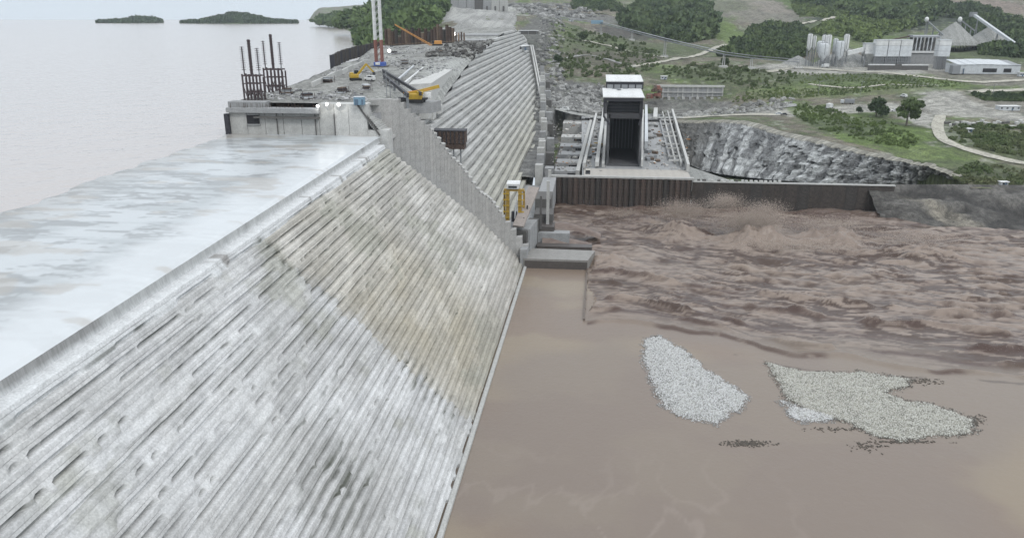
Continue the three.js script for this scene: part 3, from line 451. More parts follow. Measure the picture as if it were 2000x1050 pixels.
{ const c = thing('site_container', 'pale blue site container at the top of the stepped chute', 'container', [-81.6, 68.9, -268.5], 0.05); mesh('body', rbox(3.6, 2.7, 2.6, 0, 1.6, 0, 0, 0.08), M.paleBlue, c); mesh('door', box(1.3, 1.9, 0.1, -0.8, 1.25, 1.32), M.slate, c); mesh('window', box(0.7, 1.8, 0.1, 1.3, 1.3, 1.32), M.slate, c); mesh('roof', box(3.8, 0.15, 2.8, 0, 3.0, 0), M.offWhite, c); for (const x of [-1.5, 1.5]) mesh('skid', box(0.3, 0.3, 2.6, x, 0.1, 0), M.steelGrey, c); }
{ // tower crane mast: white above, rusty red below, blue ballast base
  const [x, , z] = PY(741, 128, 71.5), y = deckY(x, z), c = thing('tower_crane', 'white and red lattice crane mast standing on a blue base', 'tower crane', [x, y, z]);
  const seg = (y0, y1, m, name) => { const g = []; for (const a of [-1.7, 1.7]) for (const b of [-1.7, 1.7]) g.push(box(0.8, y1 - y0, 0.8, a, (y0 + y1) / 2, b)); for (let q = y0; q < y1 - 1; q += 3.2) { const t = Math.min(q + 3.2, y1); for (const b of [-1.7, 1.7]) g.push(bar([-1.7, q, b], [1.7, t, b], 0.13), bar([b, q, 1.7], [b, t, -1.7], 0.13)); } mesh(name, g, m, c); };
  seg(2, 14.5, M.red, 'lower_mast'); seg(14.5, 62, M.white, 'upper_mast');
  mesh('base', rbox(6, 2.6, 5, 0.6, 1.3, 1, 0, 0.2), M.blue, c); mesh('cabin', rbox(2.6, 1.4, 1.6, 0, 1.8, 3.2, 0, 0.2), M.white, c); mesh('footing', box(9, 0.8, 8, 0, 0.1, 0), M.darkConcrete, c);
}
{ // girders
  for (const [a, b, lab, s] of [[[747, 137], [822, 183], 'long dark steel girder lying from crane base towards the yellow crane', 0.9], [[749, 147], [797, 186], 'shorter dark steel girder lying left of the longer one', 1.0]]) {
    const A = PY(...a, 72), B = PY(...b, 71); const g = thing('steel_girder', lab, 'girder');
    mesh('web', beam(A, B, 0.5, s), M.steelDark, g); const up = s / 2; for (const k of [-up, up]) mesh('flange', beam([A[0], A[1] + k, A[2]], [B[0], B[1] + k, B[2]], s * 0.9, 0.35), M.steelDark, g);
    for (const t of [0.03, 0.5, 0.97]) { const p = A.map((v, i) => mix(v, B[i], t)), y = deckY(p[0], p[2]); if (p[1] > y) mesh('support', box(0.9, p[1] - y + 0.6, 0.5, p[0], (p[1] + y - 0.6) / 2, p[2]), M.steelGrey, g); }
  }
}
{ // crawler crane with lowered boom
  const [x, y, z] = PZ(812, 200, -293); const c = thing('crawler_crane', 'yellow crawler crane with its boom lowered towards the stepped face', 'crane', [x, y, z], 0);
  mesh('deck_pad', poly([[-7, 2.6], [6, 0], [8, -9], [-7, -9]], -4, 0), M.greyConcrete, c);
  for (const q of [-1.6, 1.6]) mesh('track', rbox(9, 1.3, 1.0, -1, 0.65, q, 0, 0.5), M.rubber, c);
  mesh('body', [rbox(5.2, 2.2, 3.2, 0, 2.3, 0, 0.1, 0.3), rbox(2.4, 1.2, 2.6, 1.8, 3.6, 0, 0.1, 0.2)], M.yellow, c);
  mesh('cab', rbox(1.8, 1.8, 1.6, -3.2, 2.8, 1.1, 0.1, 0.2), M.offWhite, c); mesh('cab_window', box(0.1, 0.9, 1.3, -4.15, 3.0, 1.1), M.glass, c);
  mesh('boom', beam([-4, 2.8, 0.4], [8, 5.6, -6], 1.0, 1.2), M.yellow, c); mesh('jib', beam([-4.5, 3.6, 0.6], [5, 4.8, -4], 0.5, 0.5), M.orange, c);
  mesh('counterweight', rbox(2.4, 2.2, 1.6, 4.2, 2.4, -3, 0.2, 0.3), M.white, c); mesh('chassis', box(11, 0.7, 2.4, -1, 1.5, 0), M.steelDark, c);
}
// ---- sheet pile cofferdams beside the lake
{
  const c = thing('cofferdam', 'brown sheet pile cofferdam of uneven tall piles behind the crane', 'sheet pile wall');
  const r = rng(5); const A = [-169, -634], B = [-122, -694];
  for (let i = 0; i < 22; i++) { const t = (i + 0.5) / 22, x = mix(A[0], B[0], t), z = mix(A[1], B[1], t), h = 14.5 + 4 * r() + (i > 14 ? 2.5 : 0) - (i % 7 === 4 ? 4 : 0), y = 72; mesh('sheet_pile', [box(2.3, h, 0.6, x, y + h / 2 - 2, z + (i % 2 ? 0.7 : 0), 0.9), box(0.5, h, 1.3, x + 1.0, y + h / 2 - 2.05, z - 0.2, 0.9)], [M.rust, M.rustLight, M.rust, M.pileDark, M.rust][i % 5], c); }
  mesh('waler', beam([-169, 75, -632.6], [-122, 76, -692.6], 0.6, 0.8), M.rustLight, c); mesh('waler', beam([-169, 72.6, -632.6], [-122, 73, -692.6], 0.6, 0.8), M.rust, c);
  for (let i = 0; i < 4; i++) mesh('side_pile', box(2.2, 11 + 2 * hash3(i, 1, 1), 0.7, -121 + i * 1.6, 77, -697 - i * 5, 1.3), i % 2 ? M.rustLight : M.rust, c);
  const d = thing('low_sheet_pile_row', 'low dark curved row of sheet piles at the lake edge', 'sheet pile wall');
  const P = [[655, 124], [672, 115], [690, 109], [708, 105], [726, 101], [748, 96]].map(p => PY(...p, 70));
  const cv = new THREE.CatmullRomCurve3(P.map(p => new THREE.Vector3(...p)));
  for (let i = 0; i < 34; i++) { const p = cv.getPoint(i / 33); mesh('sheet_pile', box(2.9, 7.5 + r() * 1.2, 0.9, p.x - 2, p.y + 1 + (i / 33) * 1.5, p.z, 0.5 + (i % 2) * 0.9), i % 3 ? M.pileDark : M.steelDark, d); }
}
{ // orange lattice boom resting against the cofferdam
  const A = PZ(771, 48, -622), B = PZ(852, 94, -640), c = thing('lattice_boom_crane', 'orange crane with a long sloping lattice boom before the brown piles', 'crane');
  const g = []; for (const [dy, dz] of [[0.7, 0.6], [0.7, -0.6], [-0.7, 0.6], [-0.7, -0.6]]) g.push(bar([A[0], A[1] + dy * .4, A[2] + dz * .4], [B[0], B[1] + dy, B[2] + dz], 0.22)); mesh('boom', g, M.orange, c);
  const t = []; for (let i = 0; i < 14; i++) { const p = A.map((v, k) => mix(v, B[k], i / 14)), q = A.map((v, k) => mix(v, B[k], (i + 1) / 14)); t.push(bar([p[0], p[1] + .6, p[2]], [q[0], q[1] - .6, q[2]], 0.14)); } mesh('lacing', t, M.orange, c);
  const y = deckY(B[0], B[2]); mesh('body', rbox(6, 3, 4, B[0] + 1.5, y + 2.4, B[2], 0, 0.3), M.orange, c); mesh('cab', rbox(2, 2, 2, B[0] - 2, y + 3, B[2] + 1, 0, 0.2), M.glass, c); for (const q of [-2, 2]) mesh('track', rbox(8, 1.4, 1.2, B[0] + 1, y + 0.7, B[2] + q, 0, 0.5), M.rubber, c);
}
// ---- floodlights: lit lamps on the deck
for (const [p, r, lab] of [[PZ(620, 207, -268.4), 0.55, 'lit floodlight on the end wall coping, leftmost of the three'], [PZ(638, 203, -268.4), 0.55, 'lit floodlight on the end wall coping, middle of the three'], [PZ(661, 204, -268.4), 0.65, 'lit floodlight on the end wall coping, rightmost of three beside the blue container'], [PZ(760, 99, -520), 1.1, 'lit floodlight behind the crane mast base'], [PZ(889, 66, -700), 1.5, 'lit floodlight at the right end of the brown sheet piles']]) {
  const l = thing('floodlight', lab, 'lamp', p, 0, undefined); const s = new THREE.SphereGeometry(r, 14, 10); s.scale(1, 1, 0.45); mesh('lamp_glass', s, M.lamp, l); mesh('housing', box(r * 2.1, r * 0.9, 0.5, 0, -r * 0.5, -r * 0.75), M.steelGrey, l); mesh('post', bar([0, -r, -r * 0.7], [0, -r - (p[2] < -400 ? 5 : 1.6), -r * 0.7], 0.14), M.steelGrey, l);
  const pl = new THREE.PointLight(new THREE.Color(1, 0.98, 0.93), 60 * r * r); pl.position.set(0, 0, r * 1.1); pl.castShadow = true; l.add(pl);
}
for (const [u, v, h, lab] of [[745, 200, 12, 'thin pale light pole near the chute head'], [752, 198, 8, 'short thin pole right of the light pole']]) { const p = PY(u, v, 68.5), l = thing('pole', lab, 'pole', [p[0], 67.5, p[2] - 8]); mesh('shaft', bar([0, 0, 0], [0, h, 0], 0.14), M.steelGrey, l); mesh('base', box(1, 0.8, 1, 0, 0.4, 0), M.white, l); mesh('lamp_head', box(1.1, 0.2, 0.4, 0.4, h, 0), M.steelGrey, l); }
{ // rusty formwork box behind the wing wall
  const c = thing('formwork_box', 'dark rust red steel formwork box behind the toothed wall', 'formwork', [-59.6, 47.2, -320]);
  mesh('body', rbox(13.6, 5.2, 6, 0.4, 3.2, -1, 0, 0.1), M.rust, c); mesh('lower_box', rbox(8.5, 2.6, 5.5, 2.6, -0.5, -1, 0, 0.1), M.rust, c); for (let i = 0; i < 8; i++) mesh('rib', box(0.3, 5.2, 0.3, -6 + i * 1.8, 3.2, 2.15), M.steelDark, c); mesh('top_rail', box(13.9, 0.4, 6.3, 0.4, 5.9, -1), M.steelDark, c); mesh('end_bracket', box(2, 2.4, 4, -7, 4.0, -1), M.black, c);
  mesh('prop', [bar([5, -8, 0], [5, 0, 0], 0.3), bar([2, -8, 0], [2, 0, 0], 0.3)], M.steelGrey, c);
}
// ---- outlet structure and yellow hoist at the toe of the wing wall
{
  const o = thing('outlet_structure', 'low concrete outlet sill and stacked ledges where brown water bursts out', 'outlet');
  mesh('sill', poly([[-26, -300], [0.4, -300], [3.4, -314], [-26, -315]], -2, 4.0), mat([0.30, 0.29, 0.275], { ...concreteMaps, roughness: 0.55 }), o);
  mesh('wet_face', box(25.6, 3.4, 0.3, -12.6, 1.5, -299.9), M.wetConcrete, o);
  mesh('side_wall', poly([[-27.5, -300.5], [-24.6, -300.5], [-24.6, -319], [-27.5, -319]], -2, 7.6), M.greyConcrete, o);
  for (const [x0, x1, z0, z1, y0, y1, m] of [[-22, 2, -321, -326, -1, 3.2, M.wetConcrete], [-23, -8, -328, -333, 1, 7.2, M.greyConcrete], [-24, -15, -331, -340, 3, 9.2, M.wetConcrete], [-24.5, -16, -338, -350, 4, 13.2, M.darkConcrete], [-25, -17.6, -350, -366, 3, 17.4, M.darkConcrete], [-25, -18, -366, -412, 2, 15, M.greyConcrete]]) mesh('ledge', box(x1 - x0, y1 - y0, z0 - z1, (x0 + x1) / 2, (y0 + y1) / 2, (z0 + z1) / 2), m, o);
  mesh('guide_post', box(1.3, 23, 1.3, -18.2, 17.5, -336), M.concrete, o); mesh('guide_post', box(0.9, 15, 0.9, -21, 16, -330), M.darkConcrete, o);
  for (const [a, b] of [[[-20, 9.5, -338], [6, 3, -344]], [[-20, 5.4, -328], [2, 1.6, -331]]]) { const g = grid(18, 8, (i, j) => { const t = i / 18, x = mix(a[0], b[0], t), z = mix(a[2], b[2], t) - 5 + j * 0.9, y = mix(a[1], b[1], t * t) + 0.9 * (fbm(x / 2, z / 2, 131, 3) - 0.5) - 2.2 * Math.abs(j / 8 - 0.5) ** 2 * 4; const n = fbm(x / 3, z / 0.8, 133, 3); return [x, y, z, ...cm([0.075, 0.05, 0.04], [0.23, 0.185, 0.16], n)]; }, true); tag(mesh('outlet_water', g, M.river, scene, true), 'brown water jet pouring from the outlet ledge', null, null, 'structure'); }
  mesh('toe_block', poly([[-60, -306], [-25.5, -312], [-25.5, -340], [-24.5, -416], [-60, -416]], -2, 9.5), M.greyConcrete, o);
  M.mudConcrete = mat([0.15, 0.115, 0.092], { ...concreteMaps, roughness: 0.5 });
  const dv = thing('divider_wall', 'thin low wall dividing calm pond from boiling water', 'wall');
  for (let i = 0; i < 6; i++) mesh('wall_panel', box(0.6, 1.5, 9.8, 0.3 - i * 0.12, 0.0, -295 + 10 * i - 4.9 + 0.2), M.mudConcrete, dv);
  const h = thing('hoist_frame', 'yellow twin legged hoist frame with a white cab on the wing wall', 'hoist', [-31.2, 13.5, -317]);
  mesh('pad', poly([[-6, 5], [7, 6], [9, -10], [-8, -10]], -14, 0), M.greyConcrete, h);
  for (const s of [-1, 1]) { mesh('leg', [box(1.5, 13.5, 1.2, s * 2.6 - 0.5, 8.2, 0), box(0.8, 13, 0.8, s * 2.6 + s * 1.6 - 0.5, 8, -2)], M.ochre, h); for (let q = 0; q < 5; q++) mesh('brace', box(2.6, 0.45, 0.5, s * 3.2 - 0.5, 3.4 + q * 2.6, 0.75), M.yellow, h); mesh('foot', box(2.2, 1.6, 2.2, s * 2.6 - 0.5, 0.8, 0), M.steelDark, h); }
  mesh('cylinder', bar([0, 3, 0.6], [0.4, 10, 0.6], 0.35, 10), M.offWhite, h); mesh('hose', bar([0.3, 9, 0.9], [1.3, 14, 0.9], 0.28), M.white, h); mesh('power_pack', box(2.4, 4.5, 1.6, -0.3, 3.6, -0.6), M.steelDark, h); mesh('head_beam', box(8.6, 0.8, 2, -0.4, 15.2, -0.6), M.ochre, h);
  mesh('cab', rbox(5.2, 2.2, 4.2, -0.9, 17, -1, 0, 0.2), M.white, h); mesh('cab_roof', box(5.6, 0.3, 4.8, -0.7, 18.25, -1.2, 0, 0.12), M.white, h); mesh('cab_window', box(3.6, 0.9, 0.1, -0.9, 16.8, 1.15), M.glass, h);
  const cb = thing('control_cabinet', 'pale blue grey cabinet left of the yellow hoist', 'cabinet', [-39, 19.6, -303]); mesh('body', rbox(2.2, 3.4, 2, 0, 1.7, 0, 0, 0.1), M.offWhite, cb); mesh('door', box(0.8, 1.2, 0.1, 0.3, 2.3, 1.02), M.slate, cb); mesh('lower_door', box(0.8, 0.9, 0.1, 0.3, 0.9, 1.02), M.slate, cb);
  const rp = thing('access_ramp', 'pale dusty ramp descending right of the yellow hoist', 'ramp');
  mesh('slab', [beam(PZ(1043, 366, -331), PZ(1012, 442, -309), 4.8, 0.8)], mat([0.37, 0.325, 0.30], { ...concreteMaps }), rp); mesh('drain_cover', box(1.4, 0.3, 1.4, -29.5, 14.6, -310.5), M.black, rp); for (const s of [0, 1]) mesh('bollard', bar([-26 - s, 20 - s * 4, -318 + s * 5], [-26 - s, 22 - s * 4, -318 + s * 5], 0.3), M.black, rp); mesh('support_wall', poly([[-31, -311], [-25.5, -309], [-21.5, -331], [-26, -332]], 2, 13), M.darkConcrete, rp);
}
// ---- sheet pile and concrete river wall in front of the power house pit
M.pileB = mat([0.11, 0.078, 0.067], { map: rep(earthC, 1 / 6), roughness: 0.75 }); M.wallWet = mat([0.068, 0.055, 0.049], { map: rep(earthC, 1 / 9), roughness: 0.6 });
{
  const w = thing('river_wall', 'long dark river wall, rusty sheet piles at left and wet concrete at right', 'wall');
  const n = 25; for (let i = 0; i < n; i++) { const x0 = -21 + i * 3.04, t = 15 - 0.0 * i; mesh('sheet_pile', poly([[x0, -413.9], [x0 + 0.5, -413], [x0 + 2, -413], [x0 + 2.5, -413.9], [x0 + 3.02, -413.9], [x0 + 3.02, -414.6], [x0, -414.6]], -3, t - 0.2 + 0.15 * hash3(i, 1, 2)), [M.pile, M.pile, M.pileB, M.pile, M.pileDark, M.pile][(i * 5) % 6], w); }
  mesh('capping', box(77.5, 1.0, 2.4, 17.2, 15.3, -414.2), M.concrete, w);
  for (let i = 0; i < 17; i++) mesh('wall_panel', box(6.05, 17, 1.6, 58.2 + i * 6.12, 5.2 + 0.05 * hash3(i, 2, 2), -413.6 + 0.16 * (hash3(i, 3, 2) - 0.5)), i % 4 === 1 ? M.pileDark : M.wallWet, w);
  mesh('capping', box(104, 0.5, 2.2, 107.5, 14.0, -413.6), M.concrete, w);
  const r = rng(77); for (let i = 0; i < 18; i++) { const x = 58 + i * 2.5 + r(); mesh('kerb_block', rbox(1.3 + r() * 0.9, 0.7 + 0.6 * r(), 1.0, x, 14.7, -414.2, r() * 0.4, 0.15), r() < 0.3 ? M.darkConcrete : M.paleConcrete, w); }
  const s = thing('service_pillar', 'grey steel pillar at the left end of the river wall', 'pillar', [-21.6, 0, -412]); mesh('shaft', box(1.6, 30, 1.4, 0, 4, 0), M.concrete, s); mesh('collar', box(2.4, 0.9, 2.2, 0, 12, 0), M.greyConcrete, s);
}

{ // clutter on the deck
  const r = rng(91), ms = []; for (let i = 0; i < 2600; i++) { const z = mix(-282, -620, r() ** 1.3), x = mix(deckL(z) + 3, -80, r()); if (fbm(x / 14, z / 22, 211, 3) < 0.45) continue; const s = 0.25 + 0.8 * r() * r(); ms.push({ m: TRS(x, deckY(x, z) + s * 0.4, z, s * (0.6 + 2.2 * r()), s * 0.7, s * (0.6 + 1.5 * r()), r() * 6), c: L(...cm([0.05, 0.05, 0.055], [0.55, 0.55, 0.55], r())) }); }
  tag(inst('site_debris', clean(new THREE.BoxGeometry(1, 1, 1)), mat([1, 1, 1], { roughness: 0.8 }), ms, scene), 'small building debris strewn over the working deck', 'debris', null, 'stuff');
}

for (const [i, [u, v, lab]] of [[560, 178, 'stack of dark formwork panels right of the rebar towers'], [600, 186, 'low stack of pale formwork panels behind the end wall coping'], [668, 176, 'stack of grey formwork panels left of the blue container'], [715, 172, 'mixed stack of panels and timber near the light pole'], [640, 160, 'stack of panels against the long parapet wall'], [790, 128, 'stack of dark panels right of the crane base'], [770, 112, 'small stack of panels below the brown cofferdam'], [860, 112, 'pale stack of panels before the boulder heap']].entries()) {
  const q = PY(u, v, 70.5), y = deckY(q[0], q[2]), t = thing('panel_stack', lab, 'formwork stack', [q[0], y, q[2]], i * 0.7), r = rng(700 + i);
  for (let k = 0; k < 5; k++) mesh('panel', box(4.2 - r(), 0.42, 2.6 - 0.6 * r(), 0.4 * (r() - 0.5), 0.22 + k * 0.46, 0.4 * (r() - 0.5), 0.2 * (r() - 0.5)), [M.steelDark, M.rustLight, M.offWhite, M.steelGrey, M.rust][(i + k) % 5], t);
  for (let k = 0; k < 3; k++) mesh('upright', box(0.16, 2 + 1.6 * r(), 0.16, -2.4 + k * 2.3, 1.3, 1.8), M.rebar, t);
}
// ---- power house pit
{
  const s = thing('powerhouse_slab', 'pale concrete power house slab with long wall beams behind the river wall', 'slab');
  mesh('slab', poly([[-4, -415.6], [55, -415.6], [60, -560], [64, -700], [-9, -700]], 2, 14.6), M.greyConcrete, s);
  mesh('front_slab', poly([[-3, -416], [54.5, -416], [55, -438], [-3.5, -438]], 14.6, 15.2), mat([0.50, 0.47, 0.43], { ...concreteMaps }), s);
  mesh('hatch', box(2.6, 0.3, 5, -1.0, 15.3, -424), M.black, s); mesh('hatch_edge', box(2.6, 1.4, 0.3, -1.0, 15.6, -426.6), M.black, s);
  const long = (u0, v0, u1, v1, w, h, m, y = 15) => { const A = PY(u0, v0, y), B = PY(u1, v1, y); mesh('wall_beam', beam([A[0], y - 0.2 + h / 2, A[2]], [B[0], y - 0.2 + h / 2, B[2]], w, h), m, s); };
  long(1141, 327, 1168, 212, 1.6, 3, M.paleConcrete); long(1166, 324, 1180, 214, 2.2, 2.6, M.paleConcrete, 16); long(1178, 326, 1183, 250, 1.6, 2.2, M.concrete);
  long(1254, 324, 1256, 222, 1.2, 4, M.paleConcrete, 16); long(1262, 290, 1262, 214, 2.2, 5, M.offWhite, 16); long(1280, 232, 1283, 178, 3.4, 2, M.paleConcrete, 17);
  long(1344, 335, 1313, 222, 1.5, 4.5, M.paleConcrete, 15.5); long(1330, 325, 1304, 222, 1.0, 3, M.concrete); long(1318, 318, 1294, 222, 1.0, 2.4, M.concrete); long(1308, 312, 1287, 228, 1.0, 1.6, M.greyConcrete);
  const r = rng(21); for (let i = 0; i < 12; i++) { const v = 318 - i * 8, t = (v - 222) / 110, A = PY(mix(1289, 1308, t), v, 15.6), B = PY(mix(1311, 1340, t), v, 15.6); if (i % 3 !== 2) mesh('cross_beam', beam([A[0], 17.2, A[2]], [B[0], 17.2, B[2]], 1.1, 1), i % 2 ? M.concrete : M.paleConcrete, s); }
  for (let i = 0; i < 26; i++) { const u = 1262 + 40 * r(), v = 225 + 95 * r(), p = PY(u, v, 15); if (i > 8 || u < 1290) mesh('stored_panel', rbox(1.5 + 3 * r(), 0.8 + 2.2 * r(), 1.5 + 3.5 * r(), p[0], 15.4, p[2], r() * 3, 0.1), [M.greyConcrete, M.concrete, M.rustLight, M.steelGrey, M.darkConcrete][i % 5], s); }
  for (let i = 0; i < 16; i++) { const p = PY(1146 + 32 * r() , 225 + 98 * r(), 15); mesh('stored_panel', rbox(1.2 + 2 * r(), 0.8 + 1.6 * r(), 1.5 + 2.5 * r(), p[0], 15.4, p[2], r() * 3, 0.1), [M.greyConcrete, M.concrete, M.ochre, M.steelGrey, M.darkConcrete][i % 5], s); }
  // bays left of the hall
  const b = thing('draft_bay_row', 'row of dark open turbine bays between concrete cross walls', 'turbine bays');
  mesh('floor', box(17, 1, 300, -15, 3.5, -565), M.darkConcrete, b);
  for (const [u0, u1, v, h] of [[1083, 1130, 334, 9], [1087, 1132, 318, 9], [1091, 1136, 302, 9], [1094, 1140, 286, 9], [1096, 1142, 268, 11], [1100, 1146, 240, 12], [1104, 1150, 222, 10]]) { const A = PY(u0, v, 13.5), B = PY(u1, v, 13.5); mesh('cross_wall', box(B[0] - A[0], h, v > 260 ? 14 : 22, (A[0] + B[0]) / 2, 14 - h / 2, A[2] - 5), v > 280 ? M.greyConcrete : M.concrete, b); const g = v > 270 ? 4 : 8; mesh('gate_slot', box((B[0] - A[0]) * 0.4, 1.4, 0.5, mix(A[0], B[0], 0.75), 12.2, A[2] + 2.2), M.black, b); }
  { const A = PY(1128, 336, 14.5), B = PY(1160, 215, 14.5); mesh('side_wall', beam([A[0], 11, A[2]], [B[0], 11, B[2]], 2.2, 9), M.concrete, b); }
  // stepped piers climbing from the pit to the dam
  const p = thing('toe_pier_row', 'stepped grey concrete piers along the foot of the far dam face', 'piers');
  for (let i = 0; i < 18; i++) { const t = i / 17, z = mix(-418, -800, t), y = lerpTab([-800, -658, -524, -418], [42, 29, 17.5, 15.5], z), x = lerpTab([-800, -658, -524, -418], [-52, -42, -33, -28], z); mesh('pier', [box(4.2, 22, 5, x + 1.5 * hash3(i, 4, 2), y - 7.5 + 3.5 * hash3(i, 5, 2), z)], [M.concrete, M.greyConcrete, M.concrete, M.paleConcrete][i % 4], p); if (i % 2) mesh('lower_pier', box(5, 16, 7, x + 6, y - 8.5 + 2 * hash3(i, 6, 2), z + 5), i % 4 === 1 ? M.greyConcrete : M.darkConcrete, p); }
  for (const dx of [0, 2.2]) mesh('pipe', bar([-46 + dx, 32, -690], [-72 + dx, 64, -915], 0.8, 8), M.paleConcrete, p);
}
M.hallGrey = mat([0.11, 0.112, 0.12], { ...concreteMaps });
{ // clutter on and around the slab
  const r = rng(93), ms = []; for (let i = 0; i < 900; i++) { const u = mix(1075, 1345, r()), v = mix(208, 334, r()); if (u > 1180 && u < 1258) continue; const p = PY(u, v, u < 1140 ? 14.2 : 15), s = 0.3 + 0.9 * r() * r(); ms.push({ m: TRS(p[0], p[1] + s * 0.3, p[2], s * (0.5 + 2.5 * r()), s * 0.8, s * (0.5 + 1.8 * r()), r() * 6), c: L(...cm([0.05, 0.048, 0.05], r() < 0.12 ? [0.45, 0.22, 0.08] : [0.62, 0.60, 0.56], r())) }); }
  tag(inst('site_debris', clean(new THREE.BoxGeometry(1, 1, 1)), mat([1, 1, 1], { roughness: 0.85 }), ms, scene), 'building debris and materials strewn round the turbine hall', 'debris', null, 'stuff');
}
{ // dark hall with the white two tier roof
  const h = thing('turbine_hall', 'tall dark open hall with a white two tier roof standing over the pit', 'hall');
  mesh('shaft_wall', [box(0.7, 30, 61, 10.4, 29.5, -480.5), box(0.7, 30, 61, 28.4, 29.5, -480.5), box(18, 30, 2, 19.3, 29.5, -510)], M.hallGrey, h);
  mesh('floor', box(17, 0.6, 60, 19.4, 15.2, -480), M.hallGrey, h);
  for (let i = 0; i < 8; i++) mesh('cladding_rib', box(0.35, 27, 0.3, 12.0 + i * 2.1, 28.2, -508.6), M.steelGrey, h);
  mesh('corbel', box(19.8, 3, 60, 19.0, 43.6, -480), mat([0.06, 0.06, 0.065], { ...concreteMaps }), h);
  mesh('upper_wall', [box(18, 8.6, 1.2, 18.8, 49.4, -459), box(1.2, 9, 62, 8.0, 49.4, -481), box(1.2, 9, 62, 28.0, 49.4, -481)], M.hallGrey, h);
  for (const x of [7.0, 28.6]) mesh('column', box(0.9, 11, 1.2, x, 48.8, -449.3), M.steelDark, h);
  for (const x of [7.0, 28.6]) mesh('bracket', beam([x, 43.4, -449.4], [x < 18 ? 10.6 : 27.4, 38.6, -449.4], 0.8, 1.0), M.steelDark, h);
  mesh('fascia', box(22.4, 2.0, 0.6, 17.8, 53.1, -448.6), M.steelDark, h);
  for (let i = 0; i < 3; i++) mesh('crane_rail', box(18, 0.6, 0.5, 18.5, 46.6 + i * 2, -458.2), M.steelDark, h);
  for (let i = 0; i < 4; i++) mesh('roof_sheet', box(5.86, 0.5, 39, 9.1 + i * 5.88, 55.0, -467.5, 0, 0.035), M.white, h);
  mesh('upper_fascia', box(22.8, 4.6, 0.8, 19.6, 57.6, -486.4), M.steelDark, h);
  for (let i = 0; i < 5; i++) mesh('louvre', box(3.6, 2.2, 0.3, 10.8 + i * 4.4, 57.0, -485.9), M.steelGrey, h);
  for (let i = 0; i < 4; i++) mesh('roof_sheet', box(5.6, 0.5, 30, 11.1 + i * 5.62, 60.8, -500, 0, 0.05), M.white, h);
  for (const [x, z, w, d] of [[14.4, -483, 5, 2.6], [16, -478.5, 2.2, 5], [20, -484, 3, 1.6]]) mesh('roof_patch', box(w, 0.16, d, x, 56.05 - (z + 484) * -0.035 - 0.1, z), M.steelGrey, h);
}
{ // lifting frame wall far behind the slab, and rubble banks
  const w = thing('gantry_wall', 'pale colonnaded retaining wall behind the power house slab', 'wall');
  const z0 = -738, x0 = PZ(1286, 175, z0)[0], x1 = PZ(1412, 175, z0)[0];
  mesh('back_wall', box(x1 - x0, 15, 2, (x0 + x1) / 2, 26.5, z0 - 1.2), M.greyConcrete, w);
  for (let i = 0; i < 14; i++) mesh('column', box(1.3, 15, 1.6, mix(x0, x1, i / 13), 28, z0 - 0.4), i % 3 ? M.concrete : M.greyConcrete, w);
  mesh('top_beam', box(x1 - x0 + 3, 1.6, 2.6, (x0 + x1) / 2, 35.6, z0), M.paleConcrete, w); mesh('mid_beam', box(x1 - x0 + 1, 0.9, 2.0, (x0 + x1) / 2, 30, z0 + 0.1), M.concrete, w);
  for (let i = 0; i < 9; i++) mesh('buttress', box(2.4, 7, 5, mix(x0, x1, (i + 0.5) / 9), 22.5, z0 + 3), i % 2 ? M.concrete : M.greyConcrete, w);
  const f = thing('red_steel_stack', 'stack of reddish steel forms right of the white roofed hall', 'stacked steel'); const r = rng(31); for (let i = 0; i < 16; i++) { const p = PZ(1266 + 24 * r(), 163 + 26 * r(), -728 + 16 * r()); mesh('steel_form', rbox(3 + 3 * r(), 2 + 2 * r(), 3, ...p, r() * 2, 0.1), i % 3 ? M.rustLight : M.red, f); }
}
const blobRock = (() => { const out = []; for (let s = 0; s < 3; s++) { const g = new THREE.IcosahedronGeometry(1, 1); const p = g.attributes.position; for (let i = 0; i < p.count; i++) { const k = 0.72 + 0.5 * vn(p.getX(i) * 1.7 + s * 9, p.getY(i) * 1.7 + 5, Math.round(p.getZ(i) * 2.2)); p.setXYZ(i, p.getX(i) * k, p.getY(i) * k, p.getZ(i) * k); } g.computeVertexNormals(); out.push(clean(g)); } return out; })();
function rocks(name, label, cat, poly2, n, smin, smax, seed, c0, c1) {   // poly2 in bearings
  const r = rng(seed), ms = []; let us = poly2.map(p => p[0]), vs = poly2.map(p => p[1]); const u0 = Math.min(...us), u1 = Math.max(...us), v0 = Math.min(...vs), v1 = Math.max(...vs);
  for (let t = 0; ms.length < n && t < n * 20; t++) { const u = mix(u0, u1, r()), v = mix(v0, v1, r()); if (!inside(poly2, u, v)) continue; const [x, y, z] = G(u, v), s = mix(smin, smax, r() ** 2.2); ms.push({ m: TRS(x, y + s * 0.1, z, s * (0.8 + 0.6 * r()), s * (0.5 + 0.6 * r()), s * (0.8 + 0.6 * r()), r() * 6, r()), c: L(...cm(c0, c1, r())) }); }
  return tag(inst(name, blobRock[seed % 3], mat([1, 1, 1], { map: rep(earthC, 1 / 4) }), ms, scene), label, cat, null, 'stuff');
}
rocks('rubble_bank', 'grey rubble bank behind the turbine bays left of the white roof', 'rubble', [[1060, 160], [1178, 158], [1178, 196], [1062, 200]], 700, 0.6, 3.4, 41, [0.14, 0.14, 0.145], [0.42, 0.42, 0.43]);
rocks('spoil_heap', 'grey spoil and rubble below the gantry wall along the road', 'rubble', [[1290, 188], [1560, 180], [1530, 205], [1300, 205]], 300, 0.6, 3, 42, [0.16, 0.16, 0.16], [0.42, 0.42, 0.42]);
rocks('loose_rubble', 'scattered dark rubble between the far dam face and the valley', 'rubble', [[1050, 60], [1100, 60], [1100, 160], [1060, 220], [1046, 230]], 700, 0.7, 3.6, 43, [0.09, 0.09, 0.095], [0.38, 0.38, 0.38]);
